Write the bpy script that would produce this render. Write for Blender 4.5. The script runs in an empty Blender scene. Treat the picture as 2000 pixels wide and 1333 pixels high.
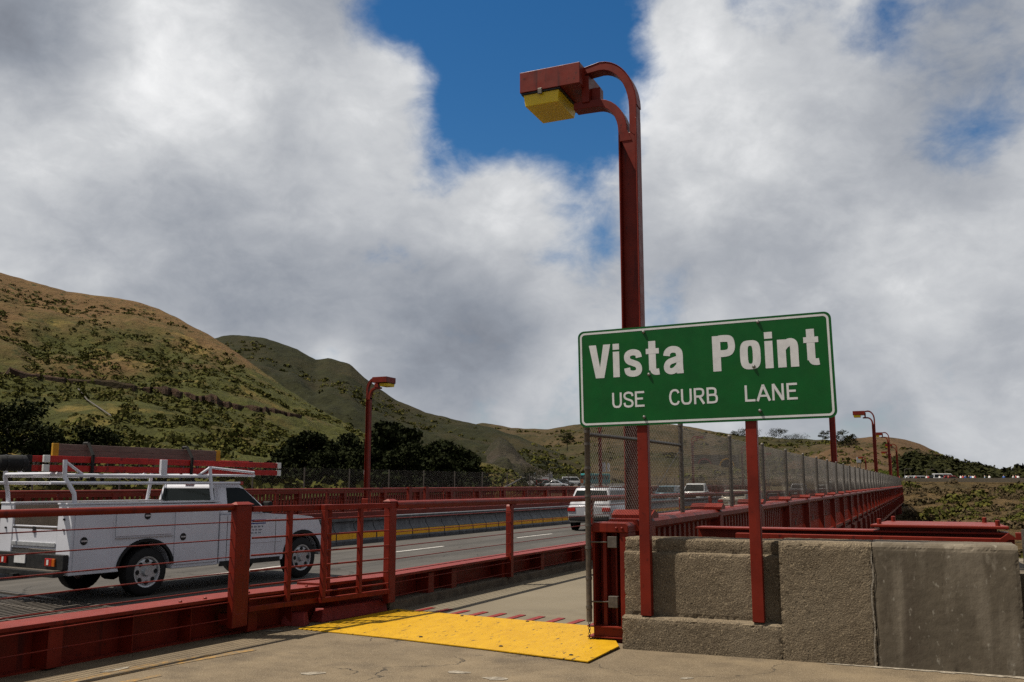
import bpy, bmesh, math, random
import numpy as np
from mathutils import Vector, Matrix, noise
R = math.radians
rnd = random.Random(7)
C = bpy.context.scene.collection
SC = bpy.context.scene

# ------------------------------------------------------------------ camera
F = 1800.0                      # focal length in pixels of a 2000 px wide frame
YAW = R(23.83)                  # the bridge runs along +Y, the camera looks left of it
PIT = math.atan(278.5 / F)
EYE = np.array([0.0, 0.0, 1.6])
cam = bpy.data.cameras.new('camera')
cam.sensor_width = 36.0
cam.lens = 36.0 * F / 2000.0
cam.clip_start = 0.05
cam.clip_end = 20000
co = bpy.data.objects.new('camera', cam)
co.location = EYE
co.rotation_euler = (math.pi / 2 + PIT, 0, YAW)
C.objects.link(co)
SC.camera = co
fwv = np.array([-math.sin(YAW) * math.cos(PIT), math.cos(YAW) * math.cos(PIT), math.sin(PIT)])
rtv = np.array([math.cos(YAW), math.sin(YAW), 0.0])
upv = np.cross(rtv, fwv)

def view_dir(x, y):
    """unit direction of a sight line (used for laying out the far land and the clouds)"""
    d = fwv * F + rtv * (x - 1000) - upv * (y - 666.5)
    return d / np.linalg.norm(d)

# ------------------------------------------------------------------ sun
SUNV = Vector((0.64, 0.28, -1.38)).normalized()
sun = bpy.data.lights.new('sun', 'SUN')
sun.energy = 5.0
sun.angle = R(0.53)
sun.color = (1.0, 0.92, 0.79)
so = bpy.data.objects.new('sun', sun)
so.rotation_euler = SUNV.to_track_quat('-Z', 'Y').to_euler()
so.location = (-30, -10, 60)
C.objects.link(so)

# ------------------------------------------------------------------ sky
W = bpy.data.worlds.new('World')
SC.world = W
W.use_nodes = True
nt = W.node_tree
nt.nodes.clear()
def wn(t, **k):
    n = nt.nodes.new(t)
    for a, b in k.items(): setattr(n, a, b)
    return n
def wl(a, b): nt.links.new(a, b)
def wmath(op, a, b=None, clamp=False):
    n = wn('ShaderNodeMath', operation=op, use_clamp=clamp)
    for i, v in enumerate((a, b)):
        if v is None: continue
        if isinstance(v, (int, float)): n.inputs[i].default_value = v
        else: wl(v, n.inputs[i])
    return n.outputs[0]
sky = wn('ShaderNodeTexSky', sky_type='NISHITA', sun_disc=False)
sky.sun_elevation = math.asin(-SUNV.z)
sky.sun_rotation = math.atan2(-SUNV.x, -SUNV.y)
sky.air_density = 1.0; sky.dust_density = 0.3; sky.ozone_density = 3.0
bg_sky = wn('ShaderNodeBackground'); bg_sky.inputs[1].default_value = 0.050
hs = wn('ShaderNodeHueSaturation'); hs.inputs['Saturation'].default_value = 1.35
wl(sky.outputs[0], hs.inputs['Color']); wl(hs.outputs[0], bg_sky.inputs[0])
tc = wn('ShaderNodeTexCoord')
sep = wn('ShaderNodeSeparateXYZ'); wl(tc.outputs['Generated'], sep.inputs[0])
cmb = wn('ShaderNodeMapping'); cmb.inputs['Scale'].default_value = (1.0, 1.0, 1.45)
wl(tc.outputs['Generated'], cmb.inputs[0])
def wnoise(scale, detail, rough, off=(0, 0, 0), dist=0.0):
    m = wn('ShaderNodeMapping'); m.inputs['Location'].default_value = off
    wl(cmb.outputs[0], m.inputs[0])
    n = wn('ShaderNodeTexNoise'); n.inputs['Scale'].default_value = scale
    n.inputs['Detail'].default_value = detail; n.inputs['Roughness'].default_value = rough
    n.inputs['Distortion'].default_value = dist
    wl(m.outputs[0], n.inputs['Vector'])
    return n.outputs['Fac']
n_big = wnoise(3.4, 10, 0.56, (3.1, 1.7, 0.4), 0.35)
n_mid = wnoise(8.0, 10, 0.58, (0.3, 8.2, 2.0), 0.3)
n_sh = wnoise(3.2, 6, 0.5, (5.3, 2.9, 6.0), 0.2)
n_fine = wnoise(21.0, 8, 0.60, (1.3, 4.1, 0.0), 0.4)
def blob(x, y, r, amp):
    """a soft break (or bank) in the cloud deck round one direction"""
    v = wn('ShaderNodeVectorMath', operation='DISTANCE')
    wl(tc.outputs['Generated'], v.inputs[0]); v.inputs[1].default_value = tuple(view_dir(x, y))
    m = wn('ShaderNodeMapRange', interpolation_type='SMOOTHERSTEP')
    m.inputs[1].default_value = 0.0; m.inputs[2].default_value = r
    m.inputs[3].default_value = amp; m.inputs[4].default_value = 0.0
    wl(v.outputs['Value'], m.inputs[0])
    return m.outputs[0]
dens = wmath('ADD', wmath('MULTIPLY', n_big, 1.5), wmath('MULTIPLY', n_mid, 1.25))
dens = wmath('ADD', dens, wmath('MULTIPLY', n_fine, 0.55))
dens = wmath('ADD', dens, -1.22)
GAPS = [(900, -30, .15, -.85), (1060, 20, .16, -.82), (1150, 130, .15, -.75), (980, 170, .13, -.62), (905, 260, .08, -.46), (740, 10, .09, -.35),
        (1160, 300, .12, -.34), (1130, 470, .10, -.38), (860, 355, .05, -.26), (1890, 290, .08, -.30), (1800, 420, .06, -.15), (1700, 60, .06, -.15), (1470, -10, .08, -.36),
        (1960, 200, .06, -.15), (640, 700, .04, -.25), (470, 600, .06, -.12), (1990, 520, .07, -.15), (1060, 240, .12, -.34)]
BANKS = [(1480, 250, .22, .42), (450, 220, .26, .50), (740, 210, .09, .30), (300, 520, .3, .35), (900, 500, .14, .2), (1700, 500, .22, .3), (1340, 60, .06, .35), (1350, 330, .09, .30), (1340, 200, .06, .25)]
for b in GAPS + BANKS: dens = wmath('ADD', dens, blob(*b))
mask = wn('ShaderNodeMapRange', interpolation_type='SMOOTHSTEP')
mask.inputs[1].default_value = -0.22; mask.inputs[2].default_value = 0.46
wl(dens, mask.inputs[0])
shade = wmath('ADD', wmath('MULTIPLY', n_sh, 0.85), wmath('MULTIPLY', n_mid, 0.62))
shade = wmath('ADD', shade, wmath('MULTIPLY', n_fine, 0.34))
shade = wmath('ADD', shade, -0.325)
SHADE = [(430, 170, .28, .26), (760, 200, .13, .22), (180, 230, .18, .14), (1330, 120, .16, .22), (1560, 250, .22, .16), (1750, 660, .18, .16), (1900, 810, .08, .14), (660, 700, .04, .2), (1000, 790, .08, .12), (950, 420, .10, .12),
         (260, 470, .20, -.20), (560, 520, .24, -.16), (900, 690, .18, -.26), (60, 40, .13, -.28), (600, 20, .13, -.22), (1500, 560, .16, -.10), (1960, 60, .15, -.24), (1800, 330, .14, -.16), (1250, 560, .14, -.10), (1950, 700, .1, -.12), (1650, 780, .14, -.14)]
for x_, y_, r_, a_ in SHADE: shade = wmath('ADD', shade, blob(x_, y_, r_, a_ * (1.25 if a_ < 0 else .9)))
# thin edges of the deck let the light through
edge = wn('ShaderNodeMapRange'); edge.inputs[1].default_value = 0.05; edge.inputs[2].default_value = 0.7
edge.inputs[3].default_value = 0.08; edge.inputs[4].default_value = 0.0
wl(dens, edge.inputs[0])
shade = wmath('ADD', shade, edge.outputs[0])
ramp = wn('ShaderNodeValToRGB')
cr = ramp.color_ramp
cr.elements[0].position = 0.05; cr.elements[0].color = (.165, .180, .215, 1)
cr.elements[1].position = 1.0; cr.elements[1].color = (.86, .865, .87, 1)
for p, c in ((.3, (.27, .295, .34)), (.52, (.41, .43, .465)), (.74, (.58, .595, .615))):
    e = cr.elements.new(p); e.color = (*c, 1)
wl(shade, ramp.inputs[0])
bg_cl = wn('ShaderNodeBackground'); bg_cl.inputs[1].default_value = 0.62
wl(ramp.outputs[0], bg_cl.inputs[0])
mix = wn('ShaderNodeMixShader')
wl(mask.outputs[0], mix.inputs[0]); wl(bg_sky.outputs[0], mix.inputs[1]); wl(bg_cl.outputs[0], mix.inputs[2])
out = wn('ShaderNodeOutputWorld'); wl(mix.outputs[0], out.inputs[0])

vs = SC.view_settings
vs.view_transform = 'Standard'; vs.look = 'None'; vs.exposure = 0.75; vs.gamma = 1.0; vs.use_curve_mapping = False
SC.render.engine = 'CYCLES'
SC.cycles.use_denoising = False
SC.cycles.denoiser = 'OPENIMAGEDENOISE'
SC.cycles.denoising_input_passes = 'RGB_ALBEDO_NORMAL'
SC.cycles.max_bounces = 6
SC.cycles.transparent_max_bounces = 12

# ================================================================== helpers
KA = .645
def kc(c): return tuple(v * KA for v in c[:3])
def mat(name, c1, c2=None, rough=.6, scale=8., detail=6., nrough=.6, metal=0., bump=0., bscale=None, bdist=.01,
        speck=None, lo=.35, hi=.65, coat=0., stretch=(1, 1, 1), spec=.2, patch=None, crack=None, streak=None, dust=None):
    m = bpy.data.materials.new(name); m.use_nodes = True
    t = m.node_tree; N = t.nodes; L = t.links
    b = N['Principled BSDF']
    b.inputs['Roughness'].default_value = rough; b.inputs['Metallic'].default_value = metal
    b.inputs['Coat Weight'].default_value = coat; b.inputs['Specular IOR Level'].default_value = spec
    g = N.new('ShaderNodeNewGeometry')
    mp = N.new('ShaderNodeMapping'); mp.inputs['Scale'].default_value = stretch
    L.new(g.outputs['Position'], mp.inputs[0])
    def nz(sc, de=detail, ro=nrough):
        n = N.new('ShaderNodeTexNoise'); n.inputs['Scale'].default_value = sc
        n.inputs['Detail'].default_value = de; n.inputs['Roughness'].default_value = ro
        L.new(mp.outputs[0], n.inputs['Vector']); return n.outputs['Fac']
    def mixc(fac, a, bb):
        x = N.new('ShaderNodeMix'); x.data_type = 'RGBA'
        L.new(fac, x.inputs[0])
        for i, v in ((6, a), (7, bb)):
            if isinstance(v, tuple): x.inputs[i].default_value = (*kc(v), 1)
            else: L.new(v, x.inputs[i])
        return x.outputs[2]
    def rng(v, a, bb, lo_=0., hi_=1.):
        x = N.new('ShaderNodeMapRange'); x.inputs[1].default_value = a; x.inputs[2].default_value = bb
        x.inputs[3].default_value = lo_; x.inputs[4].default_value = hi_
        L.new(v, x.inputs[0]); return x.outputs[0]
    m['_h'] = 0
    if c2 is None: c2 = c1
    col = mixc(rng(nz(scale), lo, hi), tuple(c1), tuple(c2))
    if patch:       # (scale, lo, hi, colour)
        for (ps, pl, ph, pc) in patch:
            col = mixc(rng(nz(ps, 5, .62), pl, ph), col, tuple(pc))
    if streak:      # (stretch, lo, hi, colour): marks drawn out along one direction
        for (sv, pl, ph, pc) in streak:
            m2 = N.new('ShaderNodeMapping'); m2.inputs['Scale'].default_value = sv; L.new(g.outputs['Position'], m2.inputs[0])
            n2 = N.new('ShaderNodeTexNoise'); n2.inputs['Scale'].default_value = 1.0; n2.inputs['Detail'].default_value = 6; L.new(m2.outputs[0], n2.inputs['Vector'])
            col = mixc(rng(n2.outputs['Fac'], pl, ph), col, tuple(pc))
    if crack:       # (scale, width, colour)
        cs, cw, cc = crack
        nn = N.new('ShaderNodeTexNoise'); nn.inputs['Scale'].default_value = cs * 3; nn.inputs['Detail'].default_value = 6; L.new(g.outputs['Position'], nn.inputs['Vector'])
        ma = N.new('ShaderNodeVectorMath'); ma.operation = 'MULTIPLY_ADD'; ma.inputs[1].default_value = (.55 / cs,) * 3
        L.new(nn.outputs['Color'], ma.inputs[0]); L.new(g.outputs['Position'], ma.inputs[2])
        vo = N.new('ShaderNodeTexVoronoi'); vo.feature = 'DISTANCE_TO_EDGE'; vo.inputs['Scale'].default_value = cs; L.new(ma.outputs[0], vo.inputs['Vector'])
        ck = rng(vo.outputs['Distance'], cw * .4, cw, 1., 0.)
        mm = N.new('ShaderNodeMath'); mm.operation = 'MULTIPLY'; L.new(ck, mm.inputs[0]); L.new(rng(nz(cs * 1.1, 3), .48, .56), mm.inputs[1])
        col = mixc(mm.outputs[0], col, tuple(cc))
    if speck:       # (scale, threshold lo, hi, colour)
        for (ss, sl, sh, scol) in speck:
            col = mixc(rng(nz(ss, 3, .5), sl, sh), col, tuple(scol))
    if dust:        # sun-faded, dusty upper faces
        sx_ = N.new('ShaderNodeSeparateXYZ'); L.new(g.outputs['Normal'], sx_.inputs[0])
        mm = N.new('ShaderNodeMath'); mm.operation = 'MULTIPLY'; L.new(rng(sx_.outputs[2], .6, .95, 0., .6), mm.inputs[0]); L.new(rng(nz(9, 5), .3, .6, .45, 1.), mm.inputs[1])
        col = mixc(mm.outputs[0], col, tuple(dust))
    L.new(col, b.inputs['Base Color'])
    L.new(rng(nz(scale * 1.7), .3, .7, max(.02, rough - .09), min(1, rough + .09)), b.inputs['Roughness'])
    if bump:
        bp = N.new('ShaderNodeBump'); bp.inputs['Strength'].default_value = bump; bp.inputs['Distance'].default_value = bdist
        L.new(nz(bscale or scale * 4, 4, .6), bp.inputs['Height']); L.new(bp.outputs[0], b.inputs['Normal'])
    return m

MT = {}
RED1, RED2 = (.190, .0165, .0064), (.130, .0108, .0044)
MT['red'] = mat('red_paint', RED1, RED2, .46, 3.5, 8, .65, bump=.10, bscale=60, bdist=.004, speck=[(14, .66, .74, (.075, .008, .005))], patch=[(1.3, .55, .75, (.215, .020, .010))], streak=[((11, 11, .9), .60, .72, (.085, .009, .006))], dust=(.24, .045, .032), spec=.16)
MT['redfar'] = mat('red_paint_far', RED1, RED2, .5, 1.0, 4, dust=(.22, .045, .03))
MT['redblock'] = mat('red_block_paint', (.25, .030, .026), (.17, .019, .016), .6, 12, 6, bump=.3, bscale=80, bdist=.004, speck=[(40, .66, .72, (.05, .012, .01))])
MT['green'] = mat('sign_green', (.003, .100, .016), (.003, .080, .013), .34, 5, 5, patch=[(2.0, .55, .75, (.005, .10, .012))], speck=[(220, .70, .76, (.003, .045, .010))], bump=.02, bscale=6, bdist=.01)
MT['white_sheet'] = mat('sign_white', (.72, .72, .72), (.62, .62, .63), .35, 14, 6, speck=[(160, .70, .76, (.30, .30, .29))])
MT['bolt'] = mat('bolt_steel', (.42, .41, .39), (.25, .24, .22), .35, 90, metal=.9)
MT['galv'] = mat('galvanised_steel', (.165, .145, .125), (.105, .092, .08), .5, 22, 6, metal=.55, bump=.06, bscale=90, bdist=.003)
MT['wire'] = mat('fence_wire', (.145, .13, .118), (.09, .082, .074), .5, 30, 3, metal=.5)
MT['asphalt'] = mat('asphalt', (.080, .073, .066), (.056, .051, .046), .85, 1.6, 9, .7, bump=.35, bscale=160, bdist=.006, patch=[(.28, .5, .72, (.092, .084, .075))], speck=[(120, .63, .72, (.15, .14, .13))], stretch=(1, .35, 1), crack=(.22, .006, (.02, .018, .016)), streak=[((1.1, .035, 1), .54, .66, (.046, .042, .038)), ((2.6, .05, 1), .58, .68, (.105, .096, .086))])
MT['plaza'] = mat('plaza_concrete', (.182, .138, .086), (.115, .086, .054), .88, 2.4, 9, .72, bump=.5, bscale=140, bdist=.006,
                  patch=[(.55, .48, .70, (.235, .178, .110)), (.9, .56, .70, (.082, .062, .041)), (.22, .55, .72, (.125, .095, .062))], speck=[(95, .58, .66, (.30, .245, .175)), (60, .62, .70, (.05, .039, .028))], crack=(.42, .005, (.028, .022, .016)))
MT['walk'] = mat('sidewalk_concrete', (.185, .155, .108), (.140, .117, .082), .85, 2.0, 9, .7, bump=.25, bscale=130, bdist=.004, patch=[(.5, .5, .7, (.205, .172, .122))], speck=[(80, .66, .72, (.10, .085, .07))])
MT['kerb'] = mat('kerb_concrete', (.17, .14, .10), (.085, .07, .052), .85, 5, 9, .7, bump=.5, bscale=60, bdist=.01, speck=[(60, .64, .7, (.045, .038, .032))])
MT['white_paint'] = mat('road_white', (.66, .64, .60), (.36, .34, .32), .7, 14, 7, speck=[(50, .60, .66, (.10, .095, .09))])
MT['yellow_worn'] = mat('worn_yellow', (.42, .22, .035), (.17, .125, .075), .8, 9, 9, .75, lo=.34, hi=.52, bump=.3, bscale=120)
MT['barrier'] = mat('barrier_grey', (.115, .12, .13), (.072, .075, .082), .5, 2.5, 7, metal=.25, stretch=(3, 3, .6), patch=[(1.2, .55, .72, (.15, .155, .165))])
MT['barrier_y'] = mat('barrier_yellow', (.95, .47, .010), (.80, .39, .010), .55, 3, 6, patch=[(5, .60, .72, (.24, .12, .02))])
MT['black'] = mat('black_rubber', (.010, .010, .011), (.018, .018, .018), .75, 20, 5, bump=.15, bscale=80)
MT['darkmetal'] = mat('dark_metal', (.022, .022, .023), (.038, .037, .036), .5, 12, 5, metal=.4)
MT['truckwhite'] = mat('vehicle_white', (.70, .71, .78), (.63, .64, .70), .28, 1.5, 5, coat=.4, patch=[(3, .62, .8, (.50, .49, .51))])
MT['glass'] = mat('vehicle_glass', (.012, .016, .016), (.010, .013, .013), .08, 2, spec=.10)
MT['chrome'] = mat('alloy_rim', (.62, .63, .65), (.48, .49, .51), .34, 20, metal=.55)
MT['tail_red'] = mat('tail_red', (.42, .018, .012), (.30, .012, .01), .2, 10, coat=.5)
MT['tail_amber'] = mat('tail_amber', (.52, .12, .015), (.42, .09, .012), .2, 10, coat=.5)
MT['lamp_white'] = mat('lamp_clear', (.72, .72, .70), (.6, .6, .58), .15, 10, coat=.5)
MT['blue'] = mat('decal_blue', (.02, .055, .26), (.018, .05, .22), .4, 10)
MT['grey_decal'] = mat('decal_grey', (.20, .21, .25), (.26, .27, .30), .5, 30)
MT['ladder_red'] = mat('ladder_fibreglass', (.46, .022, .018), (.34, .016, .014), .4, 5, speck=[(7, .60, .66, (.20, .014, .012))], stretch=(1, 1, 1))
MT['yellow'] = mat('yellow_plastic', (.56, .30, .016), (.42, .21, .012), .5, 6)
MT['plank'] = mat('grey_plank', (.20, .135, .115), (.14, .095, .083), .8, 4, 7, stretch=(4, 1, 6), bump=.2, bscale=30)
MT['tan'] = mat('tan_inside', (.30, .26, .21), (.22, .19, .155), .7, 4, 6)
MT['headland'] = mat('headland_ground', (.15, .115, .06), (.085, .072, .036), .95, .05, 8)
MT['wood'] = mat('bark', (.045, .034, .024), (.028, .022, .016), .9, 6, 6, bump=.5, bscale=20)
MT['skin'] = mat('skin', (.36, .22, .16), None, .6)

def islandmat(name, cols, rough=.85, trans=0.0):
    """leaf/bush material: colour varies by loose piece"""
    m = bpy.data.materials.new(name); m.use_nodes = True
    t = m.node_tree; N = t.nodes; L = t.links; b = N['Principled BSDF']
    b.inputs['Roughness'].default_value = rough; b.inputs['Specular IOR Level'].default_value = .03
    g = N.new('ShaderNodeNewGeometry'); r = N.new('ShaderNodeValToRGB')
    e = r.color_ramp.elements
    cols = [kc(c) for c in cols]; e[0].color = (*cols[0], 1); e[-1].color = (*cols[-1], 1)
    for i, c in enumerate(cols[1:-1]):
        k = e.new((i + 1) / (len(cols) - 1)); k.color = (*c, 1)
    L.new(g.outputs['Random Per Island'], r.inputs[0])
    n = N.new('ShaderNodeTexNoise'); n.inputs['Scale'].default_value = 1.7; n.inputs['Detail'].default_value = 4
    L.new(g.outputs['Position'], n.inputs['Vector'])
    x = N.new('ShaderNodeMix'); x.data_type = 'RGBA'; x.blend_type = 'MULTIPLY'; x.inputs[0].default_value = .8
    rr = N.new('ShaderNodeMapRange'); rr.inputs[1].default_value = .3; rr.inputs[2].default_value = .7; rr.inputs[3].default_value = .55; rr.inputs[4].default_value = 1.25
    L.new(n.outputs['Fac'], rr.inputs[0])
    L.new(r.outputs[0], x.inputs[6]); L.new(rr.outputs[0], x.inputs[7]); L.new(x.outputs[2], b.inputs['Base Color'])
    return m
MT['scrub'] = islandmat('scrub_leaves', [(.046, .050, .012), (.070, .072, .016), (.086, .082, .018), (.060, .060, .017), (.108, .088, .024)])
MT['scrub_dry'] = islandmat('dry_scrub_leaves', [(.066, .048, .025), (.092, .064, .036), (.066, .055, .022), (.110, .078, .048), (.054, .045, .019)])
MT['cypress'] = islandmat('cypress_leaves', [(.008, .011, .004), (.014, .018, .006), (.024, .028, .009), (.010, .014, .005)])
MT['farleaf'] = islandmat('far_leaves', [(.014, .016, .006), (.024, .025, .009), (.036, .036, .011)])
MT['brightleaf'] = islandmat('bright_leaves', [(.06, .085, .012), (.10, .12, .02), (.05, .065, .012)])

def emat(name, c, trans):   # translucent lens
    m = bpy.data.materials.new(name); m.use_nodes = True
    t = m.node_tree; N = t.nodes; L = t.links; o = N['Material Output']; b = N['Principled BSDF']
    b.inputs['Base Color'].default_value = (*c, 1); b.inputs['Roughness'].default_value = .35
    tr = N.new('ShaderNodeBsdfTranslucent'); tr.inputs[0].default_value = (*trans, 1)
    mx = N.new('ShaderNodeMixShader'); mx.inputs[0].default_value = .3
    L.new(b.outputs[0], mx.inputs[1]); L.new(tr.outputs[0], mx.inputs[2]); L.new(mx.outputs[0], o.inputs[0])
    return m
MT['lens'] = emat('amber_lens', (.62, .46, .012), (.85, .70, .02))

# the yellow ramp plate: worn non-slip paint, chipped to dark steel
def plate_mat():
    m = mat('worn_yellow_plate', (.56, .315, .006), (.47, .255, .005), .55, 3, 8, .7, bump=.5, bscale=40, bdist=.006, stretch=(3.2, 1, 1),
            patch=[(.9, .58, .78, (.40, .205, .012)), (2.2, .66, .78, (.28, .155, .018))], speck=[(7, .655, .69, (.10, .062, .02)), (28, .67, .71, (.05, .036, .018)), (2.6, .70, .76, (.16, .10, .03))])
    return m
MT['plate'] = plate_mat()
# wall: exposed aggregate and newer smooth concrete
MT['aggregate'] = mat('aggregate_concrete', (.182, .140, .092), (.112, .086, .056), .9, 3.2, 10, .75, bump=1.0, bscale=75, bdist=.012,
                      patch=[(1.1, .50, .72, (.21, .168, .115))], speck=[(70, .57, .63, (.29, .228, .148)), (52, .63, .68, (.045, .034, .022)), (120, .63, .70, (.32, .27, .19))])
MT['smooth_conc'] = mat('smooth_concrete', (.142, .116, .082), (.102, .083, .059), .82, 2.2, 10, .7, bump=.25, bscale=40, bdist=.006, stretch=(1.6, 1.6, .8),
                        patch=[(1.0, .50, .70, (.205, .168, .12)), (2.3, .56, .70, (.085, .066, .045)), (6, .60, .72, (.25, .215, .165))], streak=[((5, 5, .7), .55, .68, (.205, .172, .128)), ((3.2, 3.2, .35), .58, .70, (.078, .060, .042))], speck=[(16, .65, .73, (.28, .25, .20)), (3, .64, .74, (.06, .048, .034)), (70, .69, .74, (.04, .033, .027))])
MT['residue'] = mat('pale_residue', (.34, .30, .24), (.17, .143, .11), .9, 14, 9, .75, lo=.42, hi=.58, bump=.5, bscale=70)

def hillmat(name, dry, green, dark, s=1.0, gb=.5, hz=None, sun_gold=None):
    m = bpy.data.materials.new(name); m.use_nodes = True
    t = m.node_tree; N = t.nodes; L = t.links; b = N['Principled BSDF']
    b.inputs['Roughness'].default_value = .95; b.inputs['Specular IOR Level'].default_value = .08
    g = N.new('ShaderNodeNewGeometry')
    def nz(sc, de=8, ro=.62, st=(1, 1, 1)):
        mp = N.new('ShaderNodeMapping'); mp.inputs['Scale'].default_value = st; L.new(g.outputs['Position'], mp.inputs[0])
        n = N.new('ShaderNodeTexNoise'); n.inputs['Scale'].default_value = sc; n.inputs['Detail'].default_value = de; n.inputs['Roughness'].default_value = ro
        L.new(mp.outputs[0], n.inputs['Vector']); return n.outputs['Fac']
    def rng(v, a, c):
        x = N.new('ShaderNodeMapRange'); x.inputs[1].default_value = a; x.inputs[2].default_value = c; L.new(v, x.inputs[0]); return x.outputs[0]
    def mx(f, a, c):
        x = N.new('ShaderNodeMix'); x.data_type = 'RGBA'; L.new(f, x.inputs[0])
        for i, v in ((6, a), (7, c)):
            if isinstance(v, tuple): x.inputs[i].default_value = (*kc(v), 1)
            else: L.new(v, x.inputs[i])
        return x.outputs[2]
    d2 = tuple(v * .68 for v in dry); g2 = tuple(v * .6 for v in green)
    dryc = mx(rng(nz(.09 * s, 9, .68), .36, .64), dry, d2)
    grc = mx(rng(nz(.16 * s, 9, .7), .38, .62), green, g2)
    base = nz(.012 * s, 8, .62)
    if hz:          # lower slopes are greener: (height of the ridge, strength)
        sx_ = N.new('ShaderNodeSeparateXYZ'); L.new(g.outputs['Position'], sx_.inputs[0])
        ad = N.new('ShaderNodeMath'); ad.operation = 'MULTIPLY_ADD'; L.new(sx_.outputs[2], ad.inputs[0]); ad.inputs[1].default_value = -hz[1] / hz[0]; ad.inputs[2].default_value = hz[1] * .5
        a2 = N.new('ShaderNodeMath'); L.new(base, a2.inputs[0]); L.new(ad.outputs[0], a2.inputs[1]); base = a2.outputs[0]
    col = mx(rng(base, gb - .07, gb + .09), dryc, grc)
    if sun_gold: col = mx(rng(nz(.021 * s, 7, .6, (1, 1, 1.8)), .58, .68), col, sun_gold)  # golden patches in the colour stand in for sunlit spots on the slope
    col = mx(rng(nz(.22 * s, 6, .6), .57, .66), col, dark)
    L.new(col, b.inputs['Base Color'])
    bp = N.new('ShaderNodeBump'); bp.inputs['Strength'].default_value = 1.0; bp.inputs['Distance'].default_value = 2.6
    L.new(nz(.28 * s, 8, .65), bp.inputs['Height']); L.new(bp.outputs[0], b.inputs['Normal'])
    return m
MT['hill_a'] = hillmat('hill_scrub_grass', (.155, .092, .038), (.068, .070, .016), (.042, .044, .012), 1.0, .45, (95., .30), (.22, .155, .044))
MT['hill_b'] = hillmat('hill_green_cloud_shade', (.046, .036, .016), (.025, .026, .009), (.014, .016, .006), .7, .44)  # green slope, its colours darkened to stand in for a broad cloud shadow
MT['hill_c'] = hillmat('hill_dry', (.115, .070, .036), (.044, .040, .014), (.020, .021, .009), .8, .58)
MT['hill_c2'] = hillmat('hill_olive', (.082, .058, .028), (.042, .040, .014), (.020, .021, .009), .8, .50)
MT['hill_rock'] = hillmat('hill_rock', (.070, .055, .042), (.040, .038, .02), (.022, .019, .016), 1.6, .55)
MT['knoll'] = hillmat('knoll_grass', (.22, .155, .050), (.09, .085, .02), (.035, .035, .012), 2.2, .58)
MT['ravine'] = hillmat('ravine_grass', (.165, .108, .046), (.085, .064, .025), (.045, .035, .016), 2.6, .56)

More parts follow.
